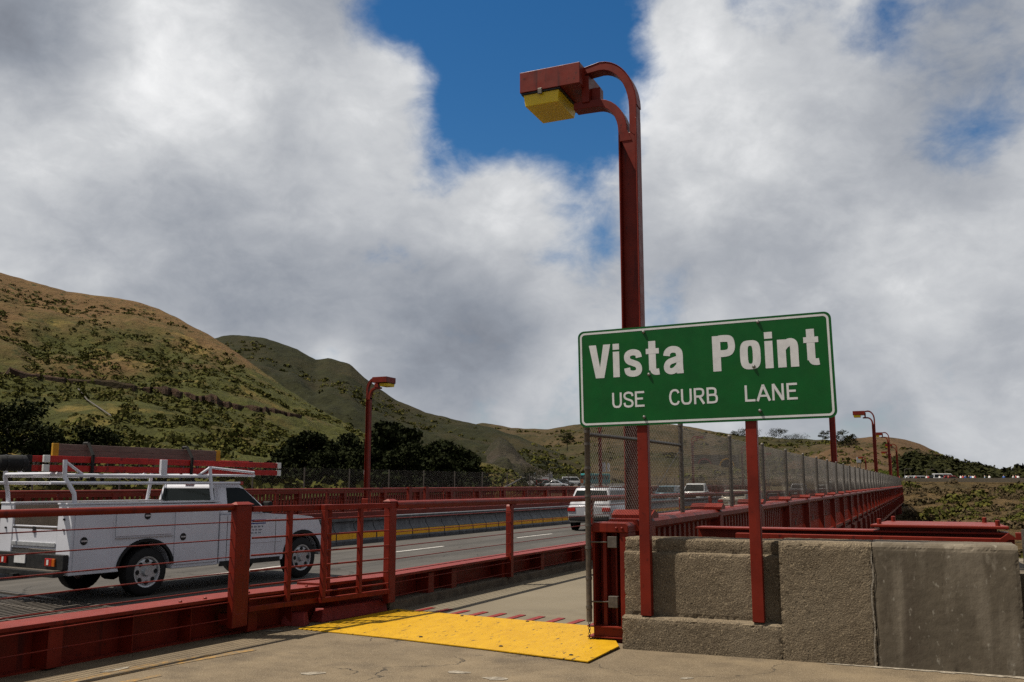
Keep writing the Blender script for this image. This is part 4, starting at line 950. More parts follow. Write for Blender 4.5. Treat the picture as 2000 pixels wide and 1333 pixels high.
# ================================================================== lamps
def lampmesh():
    P = {}
    def xz(u, v, d): return (u, d, v)
    post = MB()
    post.box(-.122, -.102, -.10, .10, 0, 6.0); post.box(.102, .122, -.10, .10, 0, 6.195); post.box(-.1025, .1025, -.015, .015, 0, 6.02)
    P['post'] = (post, 'red')
    # outer arm: curves over the top to the head
    outer = [(.122, 6.20)] + [(-.36 + .482 * math.cos(R(a)), 6.36 + .66 * math.sin(R(a))) for a in range(0, 91, 9)] + [(-.75, 6.95), (-.98, 6.86)]
    inner = [(-.98, 6.81), (-.75, 6.88)] + [(-.36 + .385 * math.cos(R(a)), 6.34 + .575 * math.sin(R(a))) for a in range(90, -1, -9)] + [(.028, 6.02)]
    P['outer_arm'] = (MB().prism(outer + [q for q in inner] + [(.101, 5.95)], xz, -.094, .094), 'red')
    fl = MB()
    for (a, b) in zip(outer[1:], outer[2:]):
        n1 = Vector((b[1] - a[1], 0, a[0] - b[0])).normalized() * .010
        fl.hexa([(a[0], -.10, a[1]), (a[0], .10, a[1]), (b[0], .10, b[1]), (b[0], -.10, b[1])], [(a[0] + n1.x, -.10, a[1] + n1.z), (a[0] + n1.x, .10, a[1] + n1.z), (b[0] + n1.x, .10, b[1] + n1.z), (b[0] + n1.x, -.10, b[1] + n1.z)])
    P['arm_flange'] = (fl, 'red')
    lo = [(-.122, 5.90)] + [(-.42 + .298 * math.cos(R(a)), 6.05 + .375 * math.sin(R(a))) for a in range(0, 91, 10)] + [(-.62, 6.43), (-.72, 6.43)]
    hi = [(-.72, 6.52), (-.62, 6.53)] + [(-.42 + .415 * math.cos(R(a)), 6.05 + .475 * math.sin(R(a))) for a in range(90, -1, -10)] + [(.06, 5.90)]
    P['lower_arm'] = (MB().prism(lo + hi, xz, -.097, .097), 'red')
    P['web_plate'] = (MB().prism([(-.101, 5.95), (.08, 5.52), (.101, 5.48), (.101, 6.05)], xz, -.090, -.016), 'red')
    P['hanger'] = (MB().box(-.60, -.50, -.12, .12, 6.50, 6.86), 'red')
    P['ballast_box'] = (MB().box(-.499, -.38, -.02, .12, 6.52, 6.72), 'red')
    hd = MB().hexa([(-1.40, -.30, 6.70), (-.56, -.30, 6.70), (-.56, .62, 6.70), (-1.40, .62, 6.70)], [(-1.40, -.30, 6.985), (-.56, -.30, 6.985), (-.56, .62, 6.985), (-1.40, .62, 6.985)])
    P['head'] = (hd, 'red')
    ln = MB(); o = [(-1.36, -.27), (-.86, -.27), (-.86, .40), (-1.36, .40)]; lowr = [(x * 1.0 + (.02 if x < -1.1 else -.02), y * .94) for x, y in o]
    ln.add([(x, y, 6.671) for x, y in o] + [(x, y, 6.52) for x, y in lowr], [(0, 1, 5, 4), (1, 2, 6, 5), (2, 3, 7, 6), (3, 0, 4, 7), (4, 5, 6, 7)])
    P['lens'] = (ln, 'lens')
    P['lens_frame'] = (MB().box(-1.385, -.835, -.29, .425, 6.672, 6.6985), 'darkmetal')
    P['latch'] = (MB().box(-1.14, -1.08, -.315, -.291, 6.64, 6.72), 'galv')
    bs = MB().box(-.24, .24, -.22, .22, -.02, .06); P['base'] = (bs, 'red')
    return P
LP = {k: (b.mesh(k, m), m) for k, (b, m) in lampmesh().items()}
def lamp(x, y, z, rz, label, group, far=False):
    t = thing('street_lamp', label, 'street lamp', (x, y, z), rz, group)
    for k, (me, m) in LP.items():
        if far and k in ('arm_flange', 'web_plate', 'ballast_box', 'base', 'latch', 'lens_frame'): continue
        o = link(k, me, t, bevel=(.006 if not far else 0), local=True)
    return t
EL = ['tall red street lamp rising right behind the green sign', 'red street lamp whose post shows under the right end of the sign', 'tallest of the far lamps above the right fence, with a yellow lens', 'second of the far lamps above the right fence', 'rightmost of the far lamps, where the fence bends away', 'small far lamp left of the rightmost one on the bend', 'smallest far lamp beside the white sign pole']
for i, s in enumerate((10.9, 42, 74, 106, 138, 170, 202)):
    zs = 1.0 if i else 1.0
    L_ = lamp(XE(s) - (.50 if i == 1 else .22), s, 0, 0. if s < 150 else -(s - 140) / 260., EL[i], 'red lamps along the east railing', far=i > 1)
WLB = ['red street lamp standing alone before the dark cypress grove', 'far red lamp with white plates seen through the first fence bay', 'far red lamp seen through the mesh between the sign posts', 'smaller far red lamp seen through the mesh beside the right sign post', 'smallest lamp seen through the mesh beyond the oncoming pickups']
for i, s in enumerate((40.6, 74, 106, 138, 170)):
    L_ = lamp(XW(s) - .62, s, 0, math.pi + (0 if s < 150 else -(s - 140) / 260.), WLB[i], 'red lamps along the west railing', far=i > 0)
    if i == 0: MB().box(.151, .157, -.08, .08, 2.05, 2.28).build('number_plate', 'white_sheet', L_, local=True); MB().box(-.19, .19, -.17, .17, .06, .85).build('base_casing', 'red', L_, local=True, bevel=.02)
    if i == 1:
        MB().box(-.40, .22, -.20, -.17, 2.55, 3.35).build('traffic_plate', 'white_sheet', L_, local=True)
        MB().box(-.75, -.55, -.20, -.17, 2.6, 3.3).build('traffic_plate', 'white_sheet', L_, local=True)

# ================================================================== east outer railing with chain-link fence above
er = thing('bridge_railing', 'red bridge railing with capped posts and flat pickets running behind the wall', 'railing', (XE(12), 12, 0))
TR = [(-.17, 1.105), (.17, 1.105), (.19, 1.13), (.19, 1.19), (.15, 1.225), (-.15, 1.225), (-.19, 1.19), (-.19, 1.13)]
MB().sweep(TR, stations(XE, 9.62, 140, 20)).build('top_rail', 'red', er, smooth=35)
MB().sweep(TR, stations(XE, 140, SEND, 4)).build('top_rail', 'redfar', er, smooth=35)
MB().sweep([(-.10, .10), (.14, .10), (.14, .20), (-.10, .20)], stations(XE, 9.9, SEND, 8)).build('bottom_rail', 'red', er)
pm = MB(); pm.box(-.20, .20, -.11, .11, -.02, 1.15)
pmesh = pm.mesh('post', 'red')
cm = MB().prism([(-.14, 1.226), (.14, 1.226), (.14, 1.262), (0, 1.315), (-.14, 1.262)], lambda u, v, d: (d, u, v), -.23, .23).mesh('cap', 'red')
pk = MB().box(.03, .07, -.055, .055, .20, 1.105).mesh('picket', 'red')
br = MB().box(.0, .012, -.045, .045, .62, .76).mesh('plate', 'galv')
PS = [10.05 + 3.81 * i for i in range(58)]
for i, s in enumerate(PS):
    p = put('post', pmesh, er, (XE(s), s, 0)); p2 = put('cap', cm, p, (XE(s), s, 0))
    if i < 16: put('bracket_plate', br, er, (XE(s + 1.9) + .071, s + 1.9, 0))
npk = 0; rest = MB()
for i, s in enumerate(PS):
    for k in range(14):
        q = s + .24 + .256 * k
        if q > SEND: continue
        if npk < 290: put('picket', pk, er, (XE(q), q, 0)); npk += 1
        else: rest.box(XE(q) + .03, XE(q) + .07, q - .055, q + .055, .2, 1.105)
o = rest.build('picket', 'redfar', er); o['kind'] = 'stuff'
# the railing's end frame beside the walkway entrance
en = thing('railing_end_frame', 'red channel frame closing the railing end beside the concrete wall', 'railing end', (-3.0, 9.4, 0))
b = MB().prism([(-.0, 1.10), (-.0, 1.17), (.03, 1.20), (.37, 1.20), (.40, 1.17), (.40, 1.10)], lambda u, v, d: (-3.205 + u, d, v), 9.30, 9.60); b.build('cap_plate', 'red', en, bevel=.008)
for x0, x1, y0, y1, nm in [(-3.20, -3.175, 9.32, 9.58, 'side_plate'), (-3.10, -3.06, 9.36, 9.50, 'upright'), (-2.90, -2.81, 9.31, 9.58, 'end_plate'), (-2.985, -2.965, 9.42, 9.56, 'upright')]:
    MB().box(x0, x1, y0, y1, .16, 1.099).build(nm, 'red', en, bevel=.004)
MB().box(-3.174, -2.901, 9.52, 9.54, .16, 1.099).build('back_plate', 'red', en)
MB().box(-3.20, -2.79, 9.33, 9.56, .055, .145).build('base_channel', 'red', en, bevel=.004)
MB().box(-3.26, -2.80, 9.30, 9.60, .146, .158).build('base_plate', 'red', en); MB().box(-3.26, -2.80, 9.30, 9.60, .044, .054).build('base_plate', 'red', en)
MB().box(-3.05, -2.80, 9.36, 9.56, .0, .043).build('foot', 'red', en)
for x in (-2.93, -2.87): MB().lathe([(0, .014), (.01, .014), (.016, .007)], (x, 9.30, 1.145), (0, -1, 0), 8).build('bolt', 'red', en)

# chain-link fence
FX = .02; FP = 3.45; FS = 8.75; FZ0, FZ1 = 1.24, 2.36
cf = thing('chain_link_fence', 'grey chain-link fence on top of the red bridge railing', 'fence', (XE(12), 12, 1.23))
def linkmesh(L_, z0, z1, pitch, r, n=3):
    b = MB(); H = z1 - z0
    k = -int(H / pitch) - 1
    while k * pitch < L_:
        for sgn in (1, -1):
            y0, y1 = (k * pitch, k * pitch + H) if sgn > 0 else (k * pitch + H, k * pitch)
            za, zb = z0, z1
            def clip(ya, yb, za, zb):
                lo, hi = 0., 1.
                for lim, s_ in ((0., 1), (L_, -1)):
                    fa, fb = (ya - lim) * s_, (yb - lim) * s_
                    if fa < 0 and fb < 0: return None
                    if fa < 0: lo = max(lo, fa / (fa - fb))
                    if fb < 0: hi = min(hi, fa / (fa - fb))
                if hi - lo < .01: return None
                return ya + (yb - ya) * lo, ya + (yb - ya) * hi, za + (zb - za) * lo, za + (zb - za) * hi
            c = clip(y0, y1, za, zb)
            if c: b.tube((sgn * r * .9, c[0], c[2]), (sgn * r * .9, c[1], c[3]), r, n)
        k += 1
    return b
MLK = linkmesh(FP, FZ0, FZ1, .056, .0023).mesh('mesh_panel', 'wire')
for p in MLK.polygons: p.use_smooth = True
def fpost(z0, z1, r): 
    return MB().lathe([(z0, r), (z1, r), (z1 + .002, r * 1.2), (z1 + .03, r * 1.15), (z1 + .05, r * .5)], (0, 0, 0), (0, 0, 1), 10).mesh('fence_post', 'galv')
FPM = fpost(1.2, 2.36, .030)
bands = MB()
nb = int((SEND - FS) / FP)
for i in range(nb):
    s = FS + FP * i; s2 = s + FP
    ang = -math.atan2(XE(s2) - XE(s), FP)
    if i == 0: put('mesh_panel', linkmesh(FS + FP - 9.30, FZ0, FZ1, .056, .0023).mesh('mesh_panel', 'wire'), cf, (-3.21, 9.30, 0), -math.atan2(XE(s2) + 3.19, FS + FP - 9.30))
    else: put('mesh_panel', MLK, cf, (XE(s) - .02, s, 0), ang)
    if i > 0: put('fence_post', FPM, cf, (XE(s) + .02, s, 0))
# the end post comes down beside the frame and carries clamps
ex, ey = -3.23, 9.28
fp = MB().lathe([(.20, .029), (2.42, .029), (2.43, .036), (2.46, .034), (2.48, .015)], (ex, ey, 0), (0, 0, 1), 14).build('end_post', 'galv', cf, smooth=50)
for z in (.33, .62, .93, 1.16, 1.46, 1.75, 2.0, 2.13): MB().lathe([(z, .034), (z + .028, .034)], (ex, ey, 0), (0, 0, 1), 14).build('tension_band', 'galv', fp)
MB().path([(ex, ey, 2.115), (XE(10.5) - .1, 10.4, 2.11), (XE(12.2) + .02, 12.2, 2.105)], .021, 10).build('brace_rail', 'galv', cf, smooth=50)
MB().tube((XE(12.2) + .03, 12.2, 2.08), (XE(10.6), 10.4, 1.3), .004, 5).build('tension_wire', 'wire', cf)
for z in (1.0, .40):
    MB().tube((ex + .02, ey, z), (ex + .22, ey + .06, z), .008, 8).build('clamp_bolt', 'galv', cf)
    MB().box(ex + .20, ex + .30, ey + .02, ey + .075, z - .055, z + .06).build('clamp_plate', 'galv', cf, bevel=.004)
ch = MB()
for k in range(7):
    z = .185 - .026 * k; a = (k % 2) * math.pi / 2
    pts = [(ex + .010 * math.cos(t) * math.cos(a), ey + .010 * math.cos(t) * math.sin(a), z + .016 * math.sin(t)) for t in [2 * math.pi * j / 9 for j in range(10)]]
    ch.path(pts, .0035, 5)
ch.build('chain', 'darkmetal', cf)

# ================================================================== steelwork behind the wall
MB_ = MB().box(-2.6, 3.5, 9.62, 11.6, -2.5, .80); o = struct('abutment', MB_, 'smooth_conc')
sb = thing('steel_beam', 'long red steel beam lying behind the concrete wall', 'beam', (-.8, 10.4, .8))
MB().box(-2.3, .72, 10.28, 10.32, .80, 1.115).build('web', 'red', sb); MB().box(-2.3, .72, 10.15, 10.45, 1.116, 1.135).build('flange', 'red', sb, bevel=.003); MB().box(-1.85, .75, 10.02, 10.12, .80, 1.085).build('channel', 'red', sb, bevel=.004)
sx = thing('steel_box', 'red steel box with overhanging plate lid behind the wall', 'steel box', (.1, 10.6, 1.13))
MB().box(-.44, .62, 10.22, 11.05, 1.136, 1.165).build('body', 'red', sx); 
MB().hexa([(-.52, 10.12, 1.166), (.72, 10.12, 1.166), (.66, 11.15, 1.166), (-.40, 11.15, 1.166)], [(-.52, 10.12, 1.195), (.72, 10.12, 1.195), (.66, 11.15, 1.195), (-.40, 11.15, 1.195)]).build('lid', 'red', sx, bevel=.008)
me = MB().lathe([(0, .022), (.05, .022), (.055, .012)], (0, 0, 0), (0, 0, 1), 8).mesh('lid_bolt', 'red')
for x, y in ((-.44, 10.22), (.63, 10.22), (-.33, 11.05), (.56, 11.05)): put('lid_bolt', me, sx, (x, y, 1.195))
b = MB().prism([(0, 1.08), (.16, 1.08), (.08, 1.14)], lambda u, v, d: (.62 + u, d, v), 9.95, 10.01); tag(b.build('steel_wedge', 'red'), 'small red triangular steel end at the right of the beam', 'steel wedge')
tag(MB().box(.80, 3.5, 10.5, 10.58, 1.05, 1.12).build('steel_rail', 'red', bevel=.004), 'red steel rail behind the mesh at the right edge', 'rail')
cr_ = thing('chain_link_fence', 'chain-link fence meeting the right end of the concrete wall', 'fence', (.80, 9.40, 0))
m2 = linkmesh(3.0, .02, 1.17, .062, .0024).mesh('mesh_panel', 'wire')
o = put('mesh_panel', m2, cr_, (.76, 9.36, 0), R(-88)); 
for x in (.78, 3.7): MB().lathe([(-.05, .022), (1.2, .022)], (x, 9.40, 0), (0, 0, 1), 8).build('fence_post', 'galv', cr_)
MB().tube((.78, 9.42, .72), (3.7, 9.46, .72), .014, 6).build('middle_rail', 'red', cr_)
MB().tube((.78, 9.42, 1.18), (3.7, 9.46, 1.18), .012, 6).build('top_wire', 'galv', cr_)

# ================================================================== median barrier
mb_ = thing('median_barrier', 'row of grey movable barrier units with a yellow stripe between the directions', 'barrier', (XM(30), 30, ZR))
pr = [(-.30, 0), (.30, 0), (.30, .10), (.275, .16), (.27, .34), (.15, .50), (.13, .60), (.13, .66), (.21, .70), (.21, .80), (-.21, .80), (-.21, .70), (-.13, .66), (-.13, .60), (-.15, .50), (-.27, .34), (-.275, .16), (-.30, .10)]
sgm = MB().prism(pr, lambda u, v, d: (u, d, v), .018, 1.032).mesh('barrier_unit', 'barrier')
stp = MB().add([(.2785, .03, .155), (.2785, 1.02, .155), (.2745, 1.02, .325), (.2745, .03, .325)], [(0, 1, 2, 3)]).mesh('yellow_stripe', 'barrier_y')
pin = MB().box(-.05, .05, -.015, .015, .05, .78).mesh('hinge', 'darkmetal')
s = 6.; L_ = 1.05; i = 0
while s < 130:
    x0, x1 = XM(s), XM(s + L_); u = put('barrier_unit', sgm, mb_, (x0, s, ZR), -math.atan2(x1 - x0, L_))
    q = bpy.data.objects.new('yellow_stripe', stp); C.objects.link(q); q.parent = u
    if s < 70: q = bpy.data.objects.new('hinge', pin); C.objects.link(q); q.parent = u
    s += L_
MB().sweep([(-.27, ZR), (.27, ZR), (.15, ZR + .5), (.21, ZR + .8), (-.21, ZR + .8), (-.15, ZR + .5)], stations(XM, s, SEND, 6)).build('far_units', 'barrier', mb_)

# ================================================================== west railings and fence
wr = thing('safety_railing', 'far red cable railing on the opposite side of the road', 'railing', (XW(40), 40, 0))
MB().path([(XW(s), s, 1.33) for s in np.arange(4, SEND, 4)], .055, 8).build('top_rail', 'redfar', wr, smooth=40)
for z in (1.15, .97, .79, .61, .43): MB().path([(XW(s), s, z) for s in np.arange(4, 110, 6)], .009, 4).build('cable', 'redfar', wr)
b = MB().path([(0, 0, -.0), (0, 0, 1.20), (.0, .04, 1.28), (0, .12, 1.32)], .04, 4).mesh('post', 'redfar')
for k in range(60):
    s = 7.6 + 3.6 * k
    if s < SEND and not 43.2 < s < 46.: put('post', b, wr, (XW(s) + .02, s, 0))
for s in (43.6, 45.3):
    MB().box(XW(s) - .06, XW(s) + .10, s - .16, s + .16, 0, 1.42).build('gate_post', 'redfar', wr)
MB().sweep([(.0, ZR), (.25, ZR), (.25, .25), (.0, .25)], stations(XW, 4, SEND, 5)).build('kerb_girder', 'redfar', wr)
wo = thing('bridge_railing', 'far red picket railing at the outer edge of the opposite walkway', 'railing', (XW(40) - 3.4, 40, 0))
MB().sweep([(-3.56, 1.10), (-3.24, 1.10), (-3.24, 1.24), (-3.56, 1.24)], stations(XW, 4, SEND, 5)).build('top_rail', 'redfar', wo)
MB().sweep([(-3.5, .1), (-3.3, .1), (-3.3, .2), (-3.5, .2)], stations(XW, 4, SEND, 5)).build('bottom_rail', 'redfar', wo)
pm2 = MB().box(-.17, .17, -.13, .13, 0, 1.30).mesh('post', 'redfar')
rest = MB()
for k in range(58):
    s = 8.2 + 3.81 * k; put('post', pm2, wo, (XW(s) - 3.4, s, 0))
    for j in range(14):
        q = s + .24 + .256 * j; x = XW(q) - 3.4
        if q < SEND: rest.box(x - .02, x + .02, q - .07, q + .07, .2, 1.10)
o = rest.build('picket', 'redfar', wo); o['kind'] = 'stuff'
wf = thing('chain_link_fence', 'tall chain-link fence on the far side of the opposite walkway', 'fence', (XW(40) - 3.7, 40, 0))
ml2 = linkmesh(3.9, 0.02, 2.40, .14, .0030).mesh('mesh_panel', 'wire')
fp2 = MB().tube((0, 0, 0), (0, 0, 2.42), .035, 7).mesh('fence_post', 'galv')
for k in range(56):
    s = 8.4 + 3.9 * k
    if s + 3.9 > SEND: break
    x0, x1 = XW(s) - 3.75, XW(s + 3.9) - 3.75
    put('mesh_panel', ml2, wf, (x0, s, 0), -math.atan2(x1 - x0, 3.9)); put('fence_post', fp2, wf, (x0, s, 0))
tag(MB().box(-27.2, -26.9, 21.8, 27.2, .82, 1.0).build('warning_board', 'yellow'), 'yellow board on the far railing seen behind the truck bed', 'board')
# ================================================================== vehicles
def wheel_meshes(r, w, tag_, spokes=6):
    ty = MB().lathe([(-w / 2 + .02, r * .60), (-w / 2, r * .66), (-w / 2 + .005, r * .90), (-w / 2 + .03, r * .985), (-w / 6, r), (w / 6, r), (w / 2 - .03, r * .985), (w / 2 - .005, r * .90), (w / 2, r * .66), (w / 2 - .02, r * .60), (-w / 2 + .02, r * .60)], (0, 0, 0), (0, 1, 0), 28, cap=False).mesh('tyre', 'black')
    rm = MB()
    rm.lathe([(-w / 2 + .012, r * .665), (-w / 2 + .006, r * .64), (-w / 2 + .012, r * .58), (-w / 2 + .05, r * .555), (-w / 2 + .012, r * .665)], (0, 0, 0), (0, 1, 0), 28, cap=False)
    rm.lathe([(-w / 2 + .045, r * .575), (-w / 2 + .030, r * .52), (-w / 2 + .022, r * .40), (-w / 2 + .040, r * .26), (-w / 2 + .035, r * .12), (-w / 2 + .06, .01)], (0, 0, 0), (0, 1, 0), 28)
    hol = MB()
    for k in range(spokes + 2):
        a = 2 * math.pi * k / (spokes + 2); c, s_ = math.cos(a), math.sin(a)
        hol.prism([(.445 * r * c + r * (.085 * math.cos(t) * c - .105 * math.sin(t) * s_), .445 * r * s_ + r * (.085 * math.cos(t) * s_ + .105 * math.sin(t) * c)) for t in [2 * math.pi * q / 8 for q in range(8)]], lambda u, v, d: (u, d, v), -w / 2 + .018, -w / 2 + .035)
    hol = hol.mesh('rim_hole', 'black')
    rm.lathe([(-w / 2 - .005, .02), (-w / 2 - .005, r * .15), (-w / 2 + .04, r * .20), (-w / 2 + .07, r * .2)], (0, 0, 0), (0, 1, 0), 16)
    rm = rm.mesh('rim', 'chrome')
    for m_ in (ty, rm):
        for p in m_.polygons: p.use_smooth = True
        m_.set_sharp_from_angle(angle=R(35))
    return ty, rm, hol
WM = {'truck': wheel_meshes(.395, .25, 't'), 'car': wheel_meshes(.33, .21, 'c', 5)}
def wheel(par, kind, x, y, r):
    """outer side faces -y on the right (y<0)"""
    w = bpy.data.objects.new('wheel', WM[kind][0].copy() if False else WM[kind][0]); C.objects.link(w); w.parent = par; w.location = (x, y, r); w.name = 'wheel'
    if y > 0: w.rotation_euler = (0, 0, math.pi)
    q = bpy.data.objects.new('rim', WM[kind][1]); C.objects.link(q); q.parent = w
    q = bpy.data.objects.new('rim_holes', WM[kind][2]); C.objects.link(q); q.parent = w; q['kind'] = 'stuff'
    return w
def xz_(u, v, d): return (u, d, v)
def arc(cx, cz, r, a0, a1, n=12): return [(cx + r * math.cos(R(a0 + (a1 - a0) * i / n)), cz + r * math.sin(R(a0 + (a1 - a0) * i / n))) for i in range(n + 1)]
def tpart(name, mb, m, par, **k): return mb.build(name, m, par, local=True, **k)
# ---- the white utility pickup
TH = R(82.); tx, ty_ = -12.92, 12.12
T = thing('pickup_truck', 'white utility pickup with ladder rack and red ladders passing behind the railing', 'truck', (tx, ty_, ZR), TH)
# service body: two side boxes, floor, front wall
side_poly = [(-1.43, .44), (-.56, .44)] + [(-.06 + .54 * math.cos(R(a)), .46 + .46 * math.sin(R(a))) for a in range(170, 9, -16)] + [(.47, .41), (1.45, .41), (1.45, 1.50), (-1.43, 1.52)]
SB = None
for y0, y1 in ((-1.0, -.62), (.62, 1.0)):
    o = tpart('side_box', MB().prism(side_poly, xz_, y0, y1), 'truckwhite', T, bevel=.012)
    if y0 < 0: SB = o
tpart('bed_floor', MB().box(-1.40, 1.44, -.619, .619, .74, .80), 'tan', T)
tpart('bed_front', MB().box(1.40, 1.449, -.619, .619, .80, 1.46), 'truckwhite', T)
for sgn in (-1, 1): tpart('bed_lining', MB().box(-1.40, 1.39, sgn * .612 - .005, sgn * .612 + .005, .80, 1.50), 'tan', T)
tpart('box_lid', MB().box(-1.44, 1.46, -1.01, -.60, 1.521, 1.548), 'truckwhite', T, bevel=.006); tpart('box_lid', MB().box(-1.44, 1.46, .60, 1.01, 1.521, 1.548), 'truckwhite', T, bevel=.006)
# doors of the compartments with seams, drip rails and latches
for x0, x1, z0, z1 in ((-1.38, -.72, .50, 1.46), (-.66, .42, 1.00, 1.46), (.49, 1.40, .47, 1.46)):
    d_ = tpart('compartment_door', MB().box(x0, x1, -1.016, -1.001, z0, z1), 'truckwhite', T, bevel=.006)
    xs, zs = {-1.38: (-1.22, .96), -.66: (-.08, 1.32), .49: (.66, .94)}[x0]
    tpart('latch', MB().lathe([(0, .062), (.006, .062), (.010, .05), (.004, .045)], (xs, -1.016, zs), (0, -1, 0), 20), 'darkmetal', d_, smooth=40)
    tpart('latch_handle', MB().box(xs - .05, xs + .05, -1.032, -1.022, zs - .013, zs + .013), 'chrome', d_)
tpart('drip_rail', MB().box(-.66, .46, -1.022, -1.0, .965, .980), 'chrome', T)
tpart('wheel_arch', MB().prism([(-.06 + .56 * math.cos(R(a)), .46 + .485 * math.sin(R(a))) for a in range(175, 4, -10)] + [(-.06 + .515 * math.cos(R(a)), .46 + .44 * math.sin(R(a))) for a in range(5, 176, 10)], xz_, -1.02, -.95), 'black', T)
tpart('wheel_well', MB().prism([(-.06 + .53 * math.cos(R(a)), .44 + .47 * math.sin(R(a))) for a in range(180, -1, -12)], xz_, -.62, -.60), 'black', T)
# tail: corner posts, tailgate, bumper, lights
for sgn in (-1, 1): 
    tpart('hinge', MB().box(-1.447, -1.431, sgn * .80 - .02, sgn * .80 + .02, 1.28, 1.31), 'darkmetal', T); tpart('hinge', MB().box(-1.447, -1.431, sgn * .80 - .02, sgn * .80 + .02, 1.12, 1.15), 'darkmetal', T)
tg = tpart('tailgate', MB().box(-1.42, -1.385, -.615, .615, .82, 1.13), 'truckwhite', T, bevel=.008)
tpart('ridge', MB().box(-1.445, -1.421, -.60, .60, .86, .93), 'chrome', tg, bevel=.008); tpart('top_rail', MB().box(-1.43, -1.38, -.61, .61, 1.16, 1.185), 'truckwhite', tg, bevel=.006); tpart('latch', MB().box(-1.44, -1.421, -.03, .03, 1.07, 1.17), 'darkmetal', tg)
bp_ = tpart('rear_bumper', MB().box(-1.52, -1.431, -.98, .98, .53, .76), 'darkmetal', T, bevel=.01)
tpart('bumper_step', MB().box(-1.66, -1.48, -.96, .96, .43, .52), 'darkmetal', T, bevel=.012)
tpart('step_tread', MB().box(-1.65, -1.49, -.94, .94, .5205, .529), 'galv', T)
for y in (-.62, .62):
    tl = tpart('tail_light', MB().box(-1.545, -1.5205, y - .09, y + .09, .58, .70), 'tail_red', T, bevel=.008)
    tpart('reverse_lens', MB().box(-1.550, -1.5455, y - .02, y + .03, .60, .68), 'lamp_white', tl)
    s_ = -1 if y < 0 else 1; tpart('amber_lens', MB().box(-1.545, -1.5205, y + s_ * .095 - .0, y + s_ * .17, .58, .70) if s_ > 0 else MB().box(-1.545, -1.5205, y - .17, y - .095, .58, .70), 'tail_amber', T, bevel=.006)
tpart('licence_plate', MB().box(-1.535, -1.5205, .02, .32, .60, .73), 'white_sheet', T)
tpart('hitch', MB().box(-1.75, -1.5, -.05, .05, .38, .46), 'darkmetal', T)
# chassis
for y in (-.45, .45): tpart('frame_rail', MB().box(-1.4, 3.9, y - .05, y + .05, .45, .60), 'darkmetal', T)
tpart('axle', MB().tube((0, -.8, .39), (0, .8, .39), .06, 8), 'darkmetal', T); tpart('differential', MB().lathe([(-.15, .05), (-.08, .16), (.08, .16), (.15, .05)], (0, 0, .38), (0, 1, 0), 14), 'darkmetal', T, smooth=50)
tpart('axle', MB().tube((3.6, -.8, .39), (3.6, .8, .39), .05, 8), 'darkmetal', T)
tpart('fuel_tank', MB().box(.6, 1.3, .15, .7, .36, .70), 'darkmetal', T, bevel=.04)
# cab: lower shell with wheel opening
low = [(1.50, .42), (1.50, 1.28), (2.62, 1.29), (2.80, 1.27), (3.45, 1.235), (3.85, 1.19), (4.05, 1.11), (4.12, .98), (4.13, .62), (4.09, .52)]
op = [(3.6 + .50 * math.cos(R(a)), .44 + .47 * math.sin(R(a))) for a in range(8, 173, 11)]
low2 = low[:] + op + [(3.06, .40), (2.95, .395)]
tpart('cab_shell', MB().prism(low2, xz_, -.97, .97), 'truckwhite', T, bevel=.045, seg=4, smooth=35)
tpart('wheel_arch', MB().prism([(3.6 + .53 * math.cos(R(a)), .44 + .50 * math.sin(R(a))) for a in range(5, 176, 10)] + [(3.6 + .47 * math.cos(R(a)), .44 + .44 * math.sin(R(a))) for a in range(175, 4, -10)], xz_, -.985, -.93), 'black', T)
tpart('wheel_well', MB().prism([(3.6 + .515 * math.cos(R(a)), .42 + .50 * math.sin(R(a))) for a in range(0, 181, 12)], xz_, -.70, .70), 'black', T)
tpart('front_bumper', MB().box(4.06, 4.24, -.97, .97, .42, .66), 'chrome', T, bevel=.04)
tpart('grille', MB().box(4.10, 4.16, -.55, .55, .70, .98), 'darkmetal', T)
for y in (-.74, .74): tpart('headlight', MB().box(4.07, 4.15, y - .17, y + .17, .76, .98), 'lamp_white', T, bevel=.02)
# greenhouse
gb_ = [(1.50, -.955, 1.27), (2.80, -.955, 1.27), (2.80, .955, 1.27), (1.50, .955, 1.27)]; gt_ = [(1.56, -.78, 1.86), (2.10, -.78, 1.85), (2.10, .78, 1.85), (1.56, .78, 1.86)]
tpart('cab_roof', MB().hexa(gb_, gt_), 'truckwhite', T, bevel=.075, seg=4, smooth=35)
def onside(x, z):     # point on the slanted right side of the greenhouse
    t = (z - 1.27) / .585; return (x, -(.955 + (.78 - .955) * t) - .006, z)
def pane(name, pts, off_, par=T):
    n = len(pts); b = MB(); b.add(list(pts) + [tuple(np.array(p) + np.array(off_)) for p in pts], [tuple(range(n)), tuple(range(2 * n - 1, n - 1, -1))] + [(i, (i + 1) % n, n + (i + 1) % n, n + i) for i in range(n)])
    return tpart(name, b, 'glass', par)
pane('side_window', [onside(1.70, 1.33), onside(2.63, 1.33), onside(2.56, 1.40), onside(2.16, 1.75), onside(2.04, 1.775), onside(1.74, 1.775)], (0, .012, 0))
pane('side_window', [(p[0], -p[1], p[2]) for p in [onside(1.70, 1.33), onside(2.63, 1.33), onside(2.16, 1.75), onside(2.04, 1.775), onside(1.74, 1.775)]], (0, -.012, 0))
def onrear(y, z): return (1.50 + .06 * (z - 1.27) / .585 - .006, y, z)
pane('rear_window', [onrear(-.78, 1.42), onrear(.78, 1.42), onrear(.70, 1.765), onrear(-.70, 1.765)], (.012, 0, 0))
def onfront(y, z): return (2.80 - .70 * (z - 1.27) / .58 + .008, y, z)
pane('windscreen', [onfront(-.82, 1.33), onfront(.82, 1.33), onfront(.70, 1.78), onfront(-.70, 1.78)], (-.012, 0, 0))
